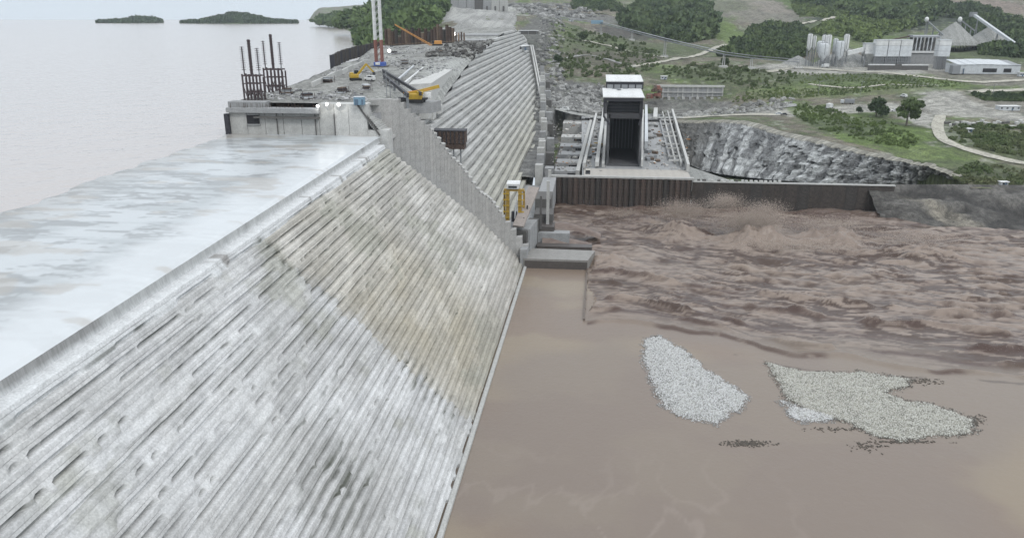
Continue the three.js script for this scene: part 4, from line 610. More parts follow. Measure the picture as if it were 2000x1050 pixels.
rocks('quarry_rubble', 'grey boulders on the far abutment beyond the dam', 'rubble', [[990, 20], [1150, 8], [1180, 40], [1060, 60], [1020, 52]], 600, 1.2, 6.5, 44, [0.10, 0.10, 0.10], [0.40, 0.40, 0.41]);
// ---- excavated rock slope on the right of the pit
{
  const FT = [[1318, 300], [1344, 318], [1372, 330], [1410, 338], [1460, 344], [1510, 349], [1580, 355], [1660, 358], [1760, 360], [1830, 360], [1884, 360]].map(p => { const q = PY(...p, 5.5); return [q[0], Math.min(q[2], -417)]; });
  const R = rimXZ, nu = 330, nv = 60;
  const g = grid(nu, nv, (i, j) => {
    const t = i / nu * (R.length - 1), k = Math.min(R.length - 2, Math.floor(t)), f = t - k, s = j / nv;
    const rx = mix(R[k][0], R[k + 1][0], f), rz = mix(R[k][1], R[k + 1][1], f), fx2 = mix(FT[k][0], FT[k + 1][0], f), fz = mix(FT[k][1], FT[k + 1][1], f), ry = ground(rx, rz) + 0.5;
    const a = Math.floor(i / 2.2), ridge = vn(i / 3.1 + s * 4, s * 2.2, 141) + 0.6 * vn(i / 1.4 + s * 6, s * 5, 143), jag = fbm(i / 7, s * 9, 145, 4), bench = Math.floor(s * 3.3 + 0.25 * vn(i / 20, 1, 147)) / 3.3;
    const e = Math.sin(Math.PI * clamp(s)) ** 0.4, pr = mix(s, bench + 0.12, 0.35);
    let x = mix(rx, fx2, pr), z = mix(rz, fz, pr), y = mix(ry, 5, s); const out = (ridge - 0.8) * 6.0 * e + (jag - 0.5) * 6 * e;
    x -= out * 0.72; z += out * 0.68; y += (jag - 0.5) * 2.5 * e;
    if (j === 0) { x += 5.5; z -= 6; y += 0.4; }
    { const bi = Math.floor(i / 3.3 + 2.2 * s), bj = Math.floor(s * 9 + 0.8 * vn(i / 11, 2, 155)), hb = hash3(bi, bj, 157) - 0.5, hc = hash3(Math.floor(i / 9 + s * 3), Math.floor(s * 4), 158) - 0.5; x -= (hb * 2.2 + hc * 3) * e * 0.7; z += (hb * 2.2 + hc * 3) * e * 0.7; y += (hash3(bi, bj, 159) - 0.5) * 1.3 * e; }
    const n = fbm(i / 26, s * 3, 149, 4), dk = step(0.34, 0.10, i / nu + 0.22 * (n - 0.5) + 0.05 * s), lite = fbm(i / 4, s * 6, 151, 3);
    let c = cm([0.19, 0.195, 0.21], [0.50, 0.515, 0.545], step(0.36, 0.62, 0.5 * lite + 0.5 * vn(i / 2.6 + s * 3, s * 2.4, 153))); c = cm(c, [0.085, 0.082, 0.078], dk * 0.92); c = cm(c, [0.33, 0.31, 0.25], 0.5 * step(0.80, 0.95, i / nu)); c = cm(c, [0.40, 0.38, 0.33], 0.8 * step(0.07, 0.02, s));
    return [x, y, z, ...c, i * 0.6, s * 25];
  }, true);
  const gg = g.toNonIndexed(); gg.computeVertexNormals();
  tag(mesh('rock_slope', gg, M.rock, scene, true), 'jagged grey blasted rock slope, dark at its left end', null, null, 'structure');
  const pf2 = thing('pit_road', 'grey ramp road at the foot of the blasted slope behind the wall', 'road'); delete pf2.userData.category; delete pf2.userData.label; pf2.userData.kind = 'structure';
  mesh('surface', poly([[56, -416], [124, -416], [104, -428], [86, -444], [72, -474], [58, -505]], 2, 7), M.gravel, pf2);
  // river bank beyond the wall
  const b = grid(150, 30, (i, j) => {
    const t = i / 150, s = j / 30, tx = mix(146, 420, t), tz = lerpTab([146, 190, 226, 300, 420], [-415, -420, -421, -405, -390], tx), bx = mix(150, 420, t), bz = lerpTab([140, 150, 172, 203, 260, 420], [-410, -396, -382, -372, -352, -300], bx), nn = fbm(i / 9, s * 5, 161, 5), n2 = fbm(i / 3, s * 9, 163, 3);
    const y = mix(lerpTab([146, 190, 226, 300, 420], [13.9, 14, 14.2, 17, 22], tx), -2, s ** 0.85) + (nn - 0.5) * 9 * Math.sin(Math.PI * s) + (n2 - 0.5) * 1.4 * (s > 0.03 ? 1 : 0);
    let c = cm([0.062, 0.058, 0.057], [0.20, 0.19, 0.185], step(0.35, 0.65, 0.6 * nn + 0.4 * n2)); c = cm(c, [0.20, 0.17, 0.12], step(0.35, 0.6, t + 0.5 * (n2 - 0.5)) * step(0.6, 0.3, s) * 0.8); c = cm(c, [0.36, 0.33, 0.29], step(0.035, 0.0, Math.abs(t - 0.045 - 0.12 * s - 0.06 * (n2 - 0.5))) * step(0.15, 0.3, s));
    return [mix(tx, bx, s) + (n2 - 0.5) * 1.5, y, mix(tz, bz, s), ...c, i * 1.9, s * 40];
  }, true);
  tag(mesh('river_bank', b, M.rock, scene, true), 'dark wet rock bank right of the river wall', null, null, 'structure');
}
// ---- roads
function road(name, label, pts, w, m = M.roadDirt) {
  const c = new THREE.CatmullRomCurve3(pts.map(p => { const [x, z] = flatG(...p); return new THREE.Vector3(x, 0, z); })), n = Math.max(30, Math.round(c.getLength() / 5));
  const g = grid(4, n, (i, j) => { const p = c.getPoint(j / n), t = c.getTangent(j / n), nx = -t.z, nz = t.x, l = Math.hypot(nx, nz) || 1, o = (i / 4 - 0.5) * w * (1 + 0.25 * (vn(j / 3, i, 171) - 0.5)); const x = p.x + nx / l * o, z = p.z + nz / l * o; return [x, Math.max(ground(x, z), ground(p.x, p.z) - 0.3) + 0.45 + step(600, 2000, -z) * 1.6, z]; });
  tag(mesh(name, g, m, scene), label, null, null, 'structure');
}
road('dirt_road', 'pale dirt road climbing the valley past the dark bushes', [[1225, 133], [1310, 122], [1380, 100], [1440, 84], [1475, 72], [1530, 55], [1600, 43], [1650, 34]], 9);
road('dirt_road', 'pale track along the hillside above the dark grove', [[1060, 40], [1130, 36], [1210, 34], [1240, 24], [1290, 12], [1310, 4]], 12);
road('dirt_road', 'haul road behind the pit at the foot of the rubble', [[1085, 206], [1180, 208], [1270, 209], [1360, 206], [1440, 200], [1560, 196]], 13, M.gravel);
road('dirt_road', 'haul road along the top of the blasted slope', [[1330, 212], [1400, 208], [1470, 214], [1540, 220]], 14, M.roadDirt);
road('dirt_road', 'curving pale road descending beside the grassy bank at right', [[1838, 222], [1835, 245], [1860, 268], [1920, 286], [2000, 302], [2080, 316]], 7.5);
road('dirt_road', 'pale track winding up behind the aggregate heaps', [[1690, 78], [1755, 52], [1800, 32], [1838, 18], [1830, 4]], 12);
road('dirt_road', 'pale road edge in front of the mixing plant', [[1500, 140], [1560, 134], [1640, 138], [1720, 142], [1800, 150], [1900, 156], [2040, 152]], 10);
road('dirt_road', 'pale yard road joining the right hand plateau', [[1900, 178], [1960, 172], [2060, 170]], 12);

road('dirt_track', 'faint dirt track crossing the rough ground left of the hall', [[1062, 104], [1130, 98], [1200, 98], [1250, 106], [1300, 118]], 6);
road('dirt_track', 'faint dirt track below the conveyor posts', [[1075, 128], [1150, 118], [1180, 122], [1240, 132]], 5, M.gravel);
road('dirt_track', 'light track through the grass strip below the grey silos', [[1580, 160], [1660, 166], [1740, 164], [1810, 166]], 4, M.roadDirt);
// ---- vegetation
const leafClump = (seed, n, flat = 1) => { const r = rng(seed), P = [], N = []; for (let i = 0; i < n; i++) { let x, y, z, d; do { x = 2 * r() - 1; y = 2 * r() - 1; z = 2 * r() - 1; d = Math.hypot(x, y, z); } while (d > 1 || d < 0.35); y *= flat; const s = 0.22 + 0.2 * r(), a = r() * 6.28, b = Math.acos(2 * r() - 1), ux = Math.sin(b) * Math.cos(a), uy = Math.cos(b), uz = Math.sin(b) * Math.sin(a), c = r() * 6.28; const e1 = new THREE.Vector3(ux, uy, uz), e2 = new THREE.Vector3(Math.cos(c), 0.3, Math.sin(c)).cross(e1).normalize(); for (const [q, w] of [[-1, -0.6], [1, -0.6], [0, 1]]) P.push(x + s * (e1.x * q + e2.x * w), y + s * (e1.y * q + e2.y * w), z + s * (e1.z * q + e2.z * w)); } const g = new THREE.BufferGeometry(); g.setAttribute('position', new THREE.Float32BufferAttribute(P, 3)); g.computeVertexNormals(); return clean(g); };
const clumps = [leafClump(1, 80), leafClump(2, 80), leafClump(3, 90, 0.8)];
const leafMat = mat([1, 1, 1], { roughness: 0.9 });
function woodland(name, label, polygon, n, s0, s1, seed, c0, c1, place = G, cat = 'trees') {
  const r = rng(seed), ms = [], us = polygon.map(p => p[0]), vs = polygon.map(p => p[1]), u0 = Math.min(...us), u1 = Math.max(...us), v0 = Math.min(...vs), v1 = Math.max(...vs);
  for (let t = 0; ms.length < n && t < n * 30; t++) { const u = mix(u0, u1, r()), v = mix(v0, v1, r()); if (!inside(polygon, u, v)) continue; const p = place(u, v, r), dens = fbm(p[0] / 26 + seed, p[2] / 26, 181, 3); if (dens < 0.36 && r() < 0.75) continue; const s = mix(s0, s1, r() * r()) * (0.6 + 0.9 * dens), tone = clamp(0.5 + 2.2 * (fbm(p[0] / 17, p[2] / 17, 183, 3) - 0.5) + 0.5 * (r() - 0.5)); ms.push({ m: TRS(p[0], p[1] + s * (0.35 + 0.5 * r()), p[2], s, s * (0.8 + 0.4 * r()), s, r() * 6), c: L(...cm(c0, c1, tone)) }); }
  return tag(inst(name, clumps[seed % 3], leafMat, ms, scene), label, cat, null, 'stuff');
}
const DG = [0.04, 0.066, 0.03], MG = [0.088, 0.125, 0.045], BG = [0.15, 0.20, 0.06];
woodland('grove', 'large dark green grove of bushes in the middle of the hillside', [[1215, 45], [1250, 12], [1310, 0], [1370, 6], [1394, 40], [1390, 72], [1340, 84], [1290, 78], [1225, 62]], 1300, 6, 15, 301, DG, [0.085, 0.12, 0.045]);
woodland('grove', 'dark bushes below the bend of the dirt road', [[1468, 62], [1500, 56], [1570, 52], [1580, 90], [1566, 118], [1500, 116], [1420, 112], [1400, 108], [1450, 90]], 900, 4, 9, 302, DG, MG);
woodland('hill_wood', 'dark wooded hillside above the mixing plant', [[1560, -20], [1840, -20], [1835, 30], [1800, 50], [1700, 42], [1640, 30], [1560, 10]], 1500, 8, 17, 303, DG, MG);
woodland('hill_scrub', 'green scrub on the slope below the wooded hillside', [[1545, 6], [1600, 14], [1700, 44], [1790, 50], [1700, 82], [1580, 62], [1640, 40], [1560, 34]], 700, 3, 9, 304, MG, BG);
woodland('hill_wood', 'dark trees behind the grey aggregate heaps at right', [[1840, 25], [1900, 10], [1990, 45], [2040, 60], [2040, 112], [1920, 110], [1880, 40]], 900, 5, 12, 305, DG, MG);
woodland('scrub', 'green scrub strip between the plant and the yard', [[1500, 142], [1700, 146], [1880, 152], [1895, 165], [1700, 176], [1560, 182], [1430, 176]], 1300, 0.4, 1.2, 306, MG, BG);
woodland('scrub', 'green bushes on the bank above the blasted slope', [[1556, 196], [1620, 205], [1660, 228], [1740, 232], [1800, 262], [1780, 280], [1680, 262], [1590, 240], [1550, 222]], 560, 0.6, 1.7, 307, MG, [0.12,0.17,0.05]);
woodland('scrub', 'scrubby growth on the bank below the right plateau', [[1850, 240], [1900, 236], [2040, 240], [2040, 296], [1930, 280], [1860, 262]], 420, 0.9, 2.4, 308, MG, [0.13, 0.15, 0.07]);
woodland('scrub', 'scrub on the slope at the right end above the river bank', [[1860, 330], [1900, 306], [2040, 322], [2040, 352], [1880, 352]], 300, 0.6, 1.8, 309, MG, [0.13, 0.14, 0.07]);
woodland('scrub', 'dull scrub on the rough ground behind the power house', [[1070, 80], [1200, 78], [1290, 100], [1300, 125], [1240, 150], [1100, 150]], 520, 0.9, 3, 310, MG, [0.085,0.105,0.05]);
woodland('scrub', 'dull scrub left of the light dirt road', [[1290, 132], [1420, 128], [1560, 142], [1540, 165], [1300, 150]], 260, 1.0, 2.8, 311, MG, [0.10, 0.12, 0.06]);
woodland('scrub', 'dark scrub patch on the hillside above the track', [[1130, 2], [1200, 0], [1215, 24], [1150, 30], [1110, 20]], 160, 5, 10, 312, DG, MG);
woodland('scrub', 'scrub along the small bank in the right hand yard', [[1895, 180], [2040, 180], [2040, 192], [1920, 196]], 180, 1, 2.4, 313, DG, MG);
// peninsula forest
woodland('peninsula_forest', 'green wooded peninsula reaching into the lake behind the cranes', [[606, 38], [640, 34], [690, 18], [730, 4], [770, -14], [880, -20], [862, 22], [842, 44], [800, 52], [756, 66], [735, 100], [716, 88], [700, 74], [722, 60], [700, 44], [640, 43]], 2600, 9, 16, 320, [0.045, 0.08, 0.03], [0.12, 0.175, 0.06], (u, v, r) => { const x0 = (u - 1162) / F, p = []; let z = -900; for (; z > -3800; z -= 20) { const q = PZ(u, v + 2, z); if (q[1] <= Math.max(57.5, RB(q[0], q[2]) + 6)) return [q[0], Math.max(57.5, RB(q[0], q[2])), q[2]]; } return [PZ(u, 40, -3300)[0], 58, -3300]; });
function island(label, u0, u1, vb, hfn, seed, n) {
  const A = PY(u0, vb, 57.6), B = PY(u1, vb, 57.6), r = rng(seed), Lx = B[0] - A[0], zc = (A[2] + B[2]) / 2 - 60;
  const g = grid(60, 14, (i, j) => { const t = i / 60, s = j / 14, e = Math.sin(Math.PI * t) ** 0.5, x = mix(A[0], B[0], t), z = zc + (s - 0.5) * 190 * e, h = hfn(t) * 0.6 * Math.sin(Math.PI * s); return [x, 57 + h * e, z, ...cm([0.06, 0.10, 0.04], [0.12, 0.17, 0.06], fbm(t * 20, s * 4, seed, 3))]; }, true);
  const is = tag(mesh('island', g, M.earth, scene, true), label, null, null, 'structure');
  const ms = []; for (let i = 0; i < n; i++) { const t = r(), s = r(), e = Math.sin(Math.PI * t) ** 0.5, sz = 5 + 7 * r() * r() + hfn(t) * 0.14; ms.push({ m: TRS(mix(A[0], B[0], t), 57 + hfn(t) * 0.6 * Math.sin(Math.PI * s) * e + sz * 0.6, zc + (s - 0.5) * 180 * e, sz * 1.1, sz, sz, r() * 6), c: L(...cm([0.03, 0.055, 0.022], [0.06, 0.095, 0.035], r())) }); }
  tag(inst('island_wood', clumps[seed % 3], leafMat, ms, scene), 'trees covering the ' + label.replace('low ', ''), 'trees', null, 'stuff');
}
island('low wooded island at the left of the lake', 172, 300, 45, t => 8 + 14 * step(0.3, 0.7, t), 331, 220);
island('low wooded island in the middle of the lake with a humped crown', 336, 572, 46, t => 5 + 38 * Math.exp(-(((t - 0.48) / 0.24) ** 2)), 332, 620);
function tree(label, u, v, h, w, seed, c0 = MG, c1 = [0.09, 0.13, 0.045]) {
  const [x, y, z] = G(u, v), r = rng(seed), t = thing('tree', label, 'tree', [x, y, z]);
  const tr = new THREE.CylinderGeometry(h * 0.018, h * 0.035, h * 0.6, 7); tr.translate(0, h * 0.3, 0); const limbs = [tr]; for (let i = 0; i < 4; i++) { const a = i * 1.6 + r(); limbs.push(bar([0, h * (0.3 + 0.06 * i), 0], [Math.cos(a) * w * 0.5, h * (0.55 + 0.07 * i), Math.sin(a) * w * 0.5], h * 0.01)); }
  mesh('trunk', limbs, mat([0.10, 0.085, 0.07]), t);
  const gs = []; for (let i = 0; i < 16; i++) { const a = r() * 6.28, q = Math.sqrt(r()) * w * 0.5, yy = h * (0.35 + 0.55 * r()), s = w * (0.2 + 0.12 * r()), g = clumps[i % 3].clone(); g.scale(s, s * 0.85, s); g.translate(Math.cos(a) * q * (1.15 - yy / h * 0.6), yy, Math.sin(a) * q); gs.push(g); }
  mesh('crown', gs, M.foliage(...cm(c0, c1, r())), t);
}
tree('broad dark tree at the edge of the yard, left of the taller one', 1712, 226, 13, 13, 401, DG, MG); tree('tall narrow tree beside the curving road', 1772, 238, 20, 13, 402); tree('small round tree right of the tall narrow tree', 1796, 214, 8, 7, 403, DG, MG); tree('low dark bush tree in the car yard', 1678, 221, 5, 5, 404, DG, DG);
for (const [i, [u, v, h]] of [[1140, 100, 12], [1215, 108, 9], [1090, 128, 8], [1415, 128, 8]].entries()) tree(['small tree on rough ground left of the first conveyor post', 'small tree below the second conveyor post', 'small tree near the far dam face', 'small tree beside the fourth conveyor post'][i], u, v, h, h, 410 + i, DG, MG);

// ---- long conveyor bridge on pillars
{
  const c = thing('conveyor_bridge', 'long thin conveyor bridge on tall pillars crossing the valley', 'conveyor');
  const posts = [[1173, 46, 78], [1234, 62, 86], [1298, 79, 114], [1413, 106, 131], [1467, 113, 134], [1560, 121, 134]].map(([u, vt, vb]) => { const [x, y, z] = G(u, vb); return { x, y, z, t: PZ(u, vt, z)[1] }; });
  posts[0].t += 0; const path = [[...PZ(1085, 34, posts[0].z - 30)], ...posts.map(p => [p.x, p.t, p.z])];
  for (let i = 0; i < path.length - 1; i++) mesh('truss_span', [beam(path[i], path[i + 1], 2.4, 0.9), beam([path[i][0], path[i][1] + 2.4, path[i][2]], [path[i + 1][0], path[i + 1][1] + 2.4, path[i + 1][2]], 2.6, 0.5)], M.steelGrey, c);
  for (const p of posts) { mesh('pillar', [bar([p.x - 1.2, p.y - 2, p.z], [p.x - 0.7, p.t, p.z], 0.55), bar([p.x + 1.2, p.y - 2, p.z], [p.x + 0.7, p.t, p.z], 0.55)], M.concrete, c); mesh('footing', box(8, 2.4, 6, p.x, p.y + 0.6, p.z), M.paleConcrete, c); }
  mesh('transfer_house', rbox(18, 5, 6, posts[0].x - 6, posts[0].t + 2.2, posts[0].z - 2, 0, 0.2), M.paleBlue, c);
}
// ---- concrete mixing plant
M.silo = mat([0.72, 0.75, 0.78], { map: rep(grainC, 1 / 12), roughness: 0.5 });
{
  const zp = -876, at = (u, v, z = zp) => PZ(u, v, z), k = Math.abs(zp) / F * 1.0 / Math.cos(0.0) ;
  const mpp = -at(1000, 100)[0] + at(1001, 100)[0], g0 = ground(at(1620, 128)[0], zp);
  const silo = (u, vt, vb, w, m, label, dz = 0, tilt = 0) => { const A = at(u, vt, zp - dz), B = at(u, vb, zp - dz), r = w * mpp / 2, t = thing('cement_silo', label, 'silo', [A[0], ground(A[0], zp - dz), zp - dz], tilt); const y0 = B[1] - t.position.y, y1 = A[1] - t.position.y, pts = [[0.3, y0 - r * 1.3], [r, y0], [r, y1 - r * 0.35], [r * 0.6, y1], [0.01, y1]].map(p => new THREE.Vector2(...p)); mesh('tank', new THREE.LatheGeometry(pts, 18), m, t); for (const a of [0.8, 2.3, 3.9, 5.5]) mesh('leg', bar([Math.cos(a) * r * 0.9, -1, Math.sin(a) * r * 0.9], [Math.cos(a) * r * 0.9, y0 + 1, Math.sin(a) * r * 0.9], 0.32), M.steelGrey, t); mesh('brace', [bar([-r * 0.9, 2, r * 0.7], [r * 0.9, y0 * 0.8, r * 0.7], 0.16), bar([r * 0.9, 2, r * 0.7], [-r * 0.9, y0 * 0.8, r * 0.7], 0.16)], M.steelGrey, t); mesh('top_rail', new THREE.TorusGeometry(r * 0.8, 0.12, 4, 14).rotateX(Math.PI / 2).translate(0, y1 + 0.6, 0), M.steelGrey, t); mesh('ladder', box(0.5, y1 - y0, 0.2, 0, (y0 + y1) / 2, r + 0.1), M.steelGrey, t); };
  silo(1584, 66, 93, 9, M.white, 'tall slim white silo at the far left of the plant'); silo(1593, 70, 93, 6, M.white, 'thin white silo just right of the leftmost slim silo', 4);
  silo(1605, 80, 99, 15, M.silo, 'squat off white silo third from the left', 8); silo(1612, 68, 106, 9, M.white, 'white silo rising behind the squat grey ones', 16); silo(1621, 68, 106, 10, M.white, 'bright white silo in the middle of the left cluster', 4); silo(1611, 84, 107, 18, M.silo, 'broad off white silo at the front of the cluster', -4); silo(1634, 75, 100, 9, M.silo, 'slim off white silo right of the bright white one', 6); silo(1643, 80, 108, 15, M.silo, 'broad off white silo at the right of the cluster'); silo(1656, 67, 95, 10, M.white, 'tall white silo at the right end of the cluster', 2);
  // weigh hopper
  { const A = at(1705, 84), t = thing('weigh_hopper', 'big white tapering hopper left of the three grey silos', 'hopper', [A[0], ground(A[0], zp), zp]); const y = v => at(1705, v)[1] - t.position.y, w = 27 * mpp; mesh('bin', poly([[-w / 2, 5], [w / 2, 5], [w / 2, -6], [-w / 2, -6]], y(104), y(85)), M.white, t); const q = new THREE.CylinderGeometry(w * 0.7, 2, y(104) - y(122), 4); q.rotateY(Math.PI / 4); q.translate(-0.5, (y(104) + y(122)) / 2, -0.5); mesh('cone', q, M.white, t); for (const x of [-1, 1]) for (const z of [4, -5]) mesh('leg', box(0.8, y(104) + 2, 0.8, x * w * 0.46, y(104) / 2 - 1, z), M.steelGrey, t); mesh('inlet', beam([-w * 0.5, y(96), 0], [-w * 1.6, y(104), 0], 5, 4), M.white, t); mesh('roof', box(w + 1, 0.6, 12, 0, y(84.4), -0.5), M.offWhite, t); }
  for (const [u, vt, vb, base, lab] of [[1722, 78, 110, 131, 'grey clad silo, left of the three in a row'], [1746, 78, 110, 131, 'grey clad silo, middle of the three in a row'], [1770, 78, 110, 131, 'grey clad silo, right of the three in a row'], [1845, 78, 110, 134, 'grey clad silo standing alone left of the long shed']]) {
    const A = at(u, vt, -870), t = thing('clad_silo', lab, 'silo', [A[0], ground(A[0], -870), -870]); const y = v => at(u, v, -870)[1] - t.position.y, w = 20.5 * mpp; for (let i = 0; i < 3; i++) { const a = mix(y(vb), y(vt), i / 3), b = mix(y(vb), y(vt), (i + 1) / 3); mesh('cladding_panel', rbox(w, b - a - 0.12, 11, 0, (a + b) / 2, 0, 0, 0.25), i === 2 ? M.white : M.silo, t); } mesh('roof', box(w + 0.6, 0.5, 11.6, 0, y(vt) + 0.3, 0), M.offWhite, t); for (let i = 0; i < 6; i++) mesh('leg', box(0.7, y(vb) + 1.5, 0.7, -w * 0.46 + i * w * 0.184, y(vb) / 2 - 0.8, 5), M.steelGrey, t); mesh('frame_beam', [box(w, 0.5, 0.5, 0, y(vb) * 0.5, 5.2), box(w, 0.5, 0.5, 0, y(vb) * 0.8, 5.2)], M.steelGrey, t); mesh('hopper_core', box(w * 0.9, y(vb), 6, 0, y(vb) / 2 - 0.3, -1), M.greyConcrete, t); }
  { const A = at(1782, 72, -905), B = at(1834, 72, -905), t = thing('aggregate_bin', 'open framed aggregate bin building with white base between the silos', 'bin', [(A[0] + B[0]) / 2, ground((A[0] + B[0]) / 2, -905), -905]); const y = v => at(1800, v, -905)[1] - t.position.y, w = B[0] - A[0]; mesh('roof', box(w + 2, 1.6, 14, 0, y(71), -2, 0, 0.08), M.steelGrey, t); for (let i = 0; i < 8; i++) mesh('column', box(1, y(72) - y(100), 1, -w / 2 + i * w / 7, (y(72) + y(100)) / 2, 5), i % 3 ? M.offWhite : M.concrete, t); mesh('base', box(w, 1.8, 12, 0, y(101), 0), M.white, t); mesh('shade_wall', box(w, y(72) - y(100), 0.6, 0, (y(72) + y(100)) / 2, -5), M.darkConcrete, t); mesh('support', box(w * 0.94, y(102) + 1, 9, 0, y(102) / 2 - 0.4, 0), M.greyConcrete, t); for (let i = 0; i < 5; i++) mesh('truss', bar([-w / 2 + i * w / 5, y(98), 5.6], [-w / 2 + (i + 1) * w / 5, y(73), 5.6], 0.25), M.steelGrey, t); }
  { const A = at(1695, 138, -850), B = at(1812, 140, -850), y0 = ground((A[0] + B[0]) / 2, -850), t = thing('loading_wall', 'low dark retaining wall with pale top below the grey silos', 'wall', [0, y0, -850]); for (let i = 0; i < 9; i++) { const a = mix(A[0], B[0], i / 9), b = mix(A[0], B[0], (i + 1) / 9); mesh('wall_panel', box(b - a - 0.1, 5.4, 1.4, (a + b) / 2, 1.6 + 0.2 * hash3(i, 1, 9), 0), M.darkConcrete, t); mesh('coping', box(b - a - 0.1, 1.1, 2.2, (a + b) / 2, 5.0, -0.2), i === 4 ? M.darkConcrete : M.white, t); } }
  { const A = at(1862, 140, -830), B = at(1984, 140, -830), t = thing('long_shed', 'long low grey shed with a light roof and two dark doors', 'shed', [(A[0] + B[0]) / 2, ground((A[0] + B[0]) / 2, -830), -830]); const w = B[0] - A[0]; const H = 9; mesh('wall', [box(w, H, 1, 0, H / 2, 8), box(1, H, 26, -w / 2 + 0.5, H / 2, -5.5), box(1, H, 26, w / 2 - 0.5, H / 2, -5.5)], M.offWhite, t); for (let i = 0; i < 7; i++) mesh('roof_sheet', box(w / 7 - 0.1, 0.5, 29, -w / 2 + (i + 0.5) * w / 7, H + 1.9 - Math.abs(i - 2.6) * 0.3, -5.5, 0, 0.12), i < 6 ? M.offWhite : M.steelGrey, t); mesh('door', box(w * 0.22, 3.6, 0.6, w * 0.02, 3.4, 8.5), M.black, t); mesh('door', box(w * 0.12, 3.6, 0.6, w * 0.30, 3.4, 8.5), M.black, t); mesh('gable', box(7, H - 1, 8, -w / 2 - 2, (H - 1) / 2, 8), M.steelGrey, t); mesh('side_door', box(0.5, 5, 2, -w / 2 + 6, 2.5, 8.6), M.slate, t); }
  const cone = (u, vt, vb, wl, z, lab) => { const A = PZ(u, vt, z), B = PZ(u, vb, z), R = wl * (-z / F) / 2, t = 30; const g = grid(48, 16, (i, j) => { const a = i / 48 * Math.PI * 2, s = j / 16, rr = R * s * (1 + 0.12 * (fbm(Math.cos(a) * 2 + 5, Math.sin(a) * 2 + s, 191, 3) - 0.5)); const h = (A[1] - B[1]) * (1 - s ** 1.06) + 0.8 * (fbm(i / 2, j / 2, 193, 2) - 0.5) * s; return [Math.cos(a) * rr, h - 2 * (s > 0.98 ? 1 : 0), Math.sin(a) * rr]; }); const o = mesh('aggregate_heap', g, M.gravel, scene); o.position.set(A[0], B[1], z); tag(o, lab, 'gravel heap'); };
  cone(1868, 42, 84, 84, -1080, 'large grey cone of crushed stone left of its neighbour'); cone(1938, 49, 86, 84, -1100, 'grey cone of crushed stone below the sloping conveyor'); cone(1655, 92, 126, 110, -905, 'dark grey heap behind the white silo cluster'); cone(1560, 108, 134, 90, -900, 'low grey heap left of the silo cluster');
  const conv = (a, b, za, zb, lab, w, m) => { const A = PZ(...a, za), B = PZ(...b, zb), t = thing('conveyor', lab, 'conveyor'); for (let i = 0; i < 5; i++) { const p = A.map((q, n) => mix(q, B[n], i / 5)), q = A.map((v, n) => mix(v, B[n], (i + 1) / 5)); mesh('gallery_section', beam(p, q, w, w * 0.8), m, t); } for (const s of [0.08, 0.4, 0.75]) { const p = A.map((q, n) => mix(q, B[n], s)), y = ground(p[0], p[2]); if (p[1] > y + 1) mesh('trestle', [bar([p[0] - 2, y - 1, p[2]], [p[0], p[1], p[2]], 0.5), bar([p[0] + 2, y - 1, p[2]], [p[0], p[1], p[2]], 0.5)], M.steelGrey, t); } mesh('head_house', rbox(w * 2, w * 1.6, w * 2, ...A, 0, 0.2), M.steelGrey, t); };
  conv([1902, 28], [2030, 118], -1120, -1000, 'long pale inclined conveyor at the upper right', 3.6, M.offWhite); conv([1811, 40], [1845, 70], -1090, -1070, 'short dark conveyor left of the stone cones', 1.8, M.steelGrey); conv([1876, 38], [1905, 60], -1082, -1082, 'short dark conveyor at the top of the large cone', 1.6, M.steelGrey); conv([1780, 70], [1700, 86], -900, -890, 'dark conveyor feeding the framed bin', 1.6, M.rust);
  for (const [u, v, z, lab] of [[1811, 38, -1088, 'white floodlight head left of the large stone cone'], [1876, 38, -1079, 'white floodlight head at the top of the large stone cone']]) { const p = PZ(u, v, z), y = ground(p[0], z), t = thing('light_mast', lab, 'light mast', [p[0], y, z]); mesh('mast', bar([0, 0, 0], [0, p[1] - y, 0], 0.35), M.steelGrey, t); mesh('dome', new THREE.SphereGeometry(2.6, 12, 8).scale(1, 1.3, 1).translate(0, p[1] - y, 0), M.white, t); }
}
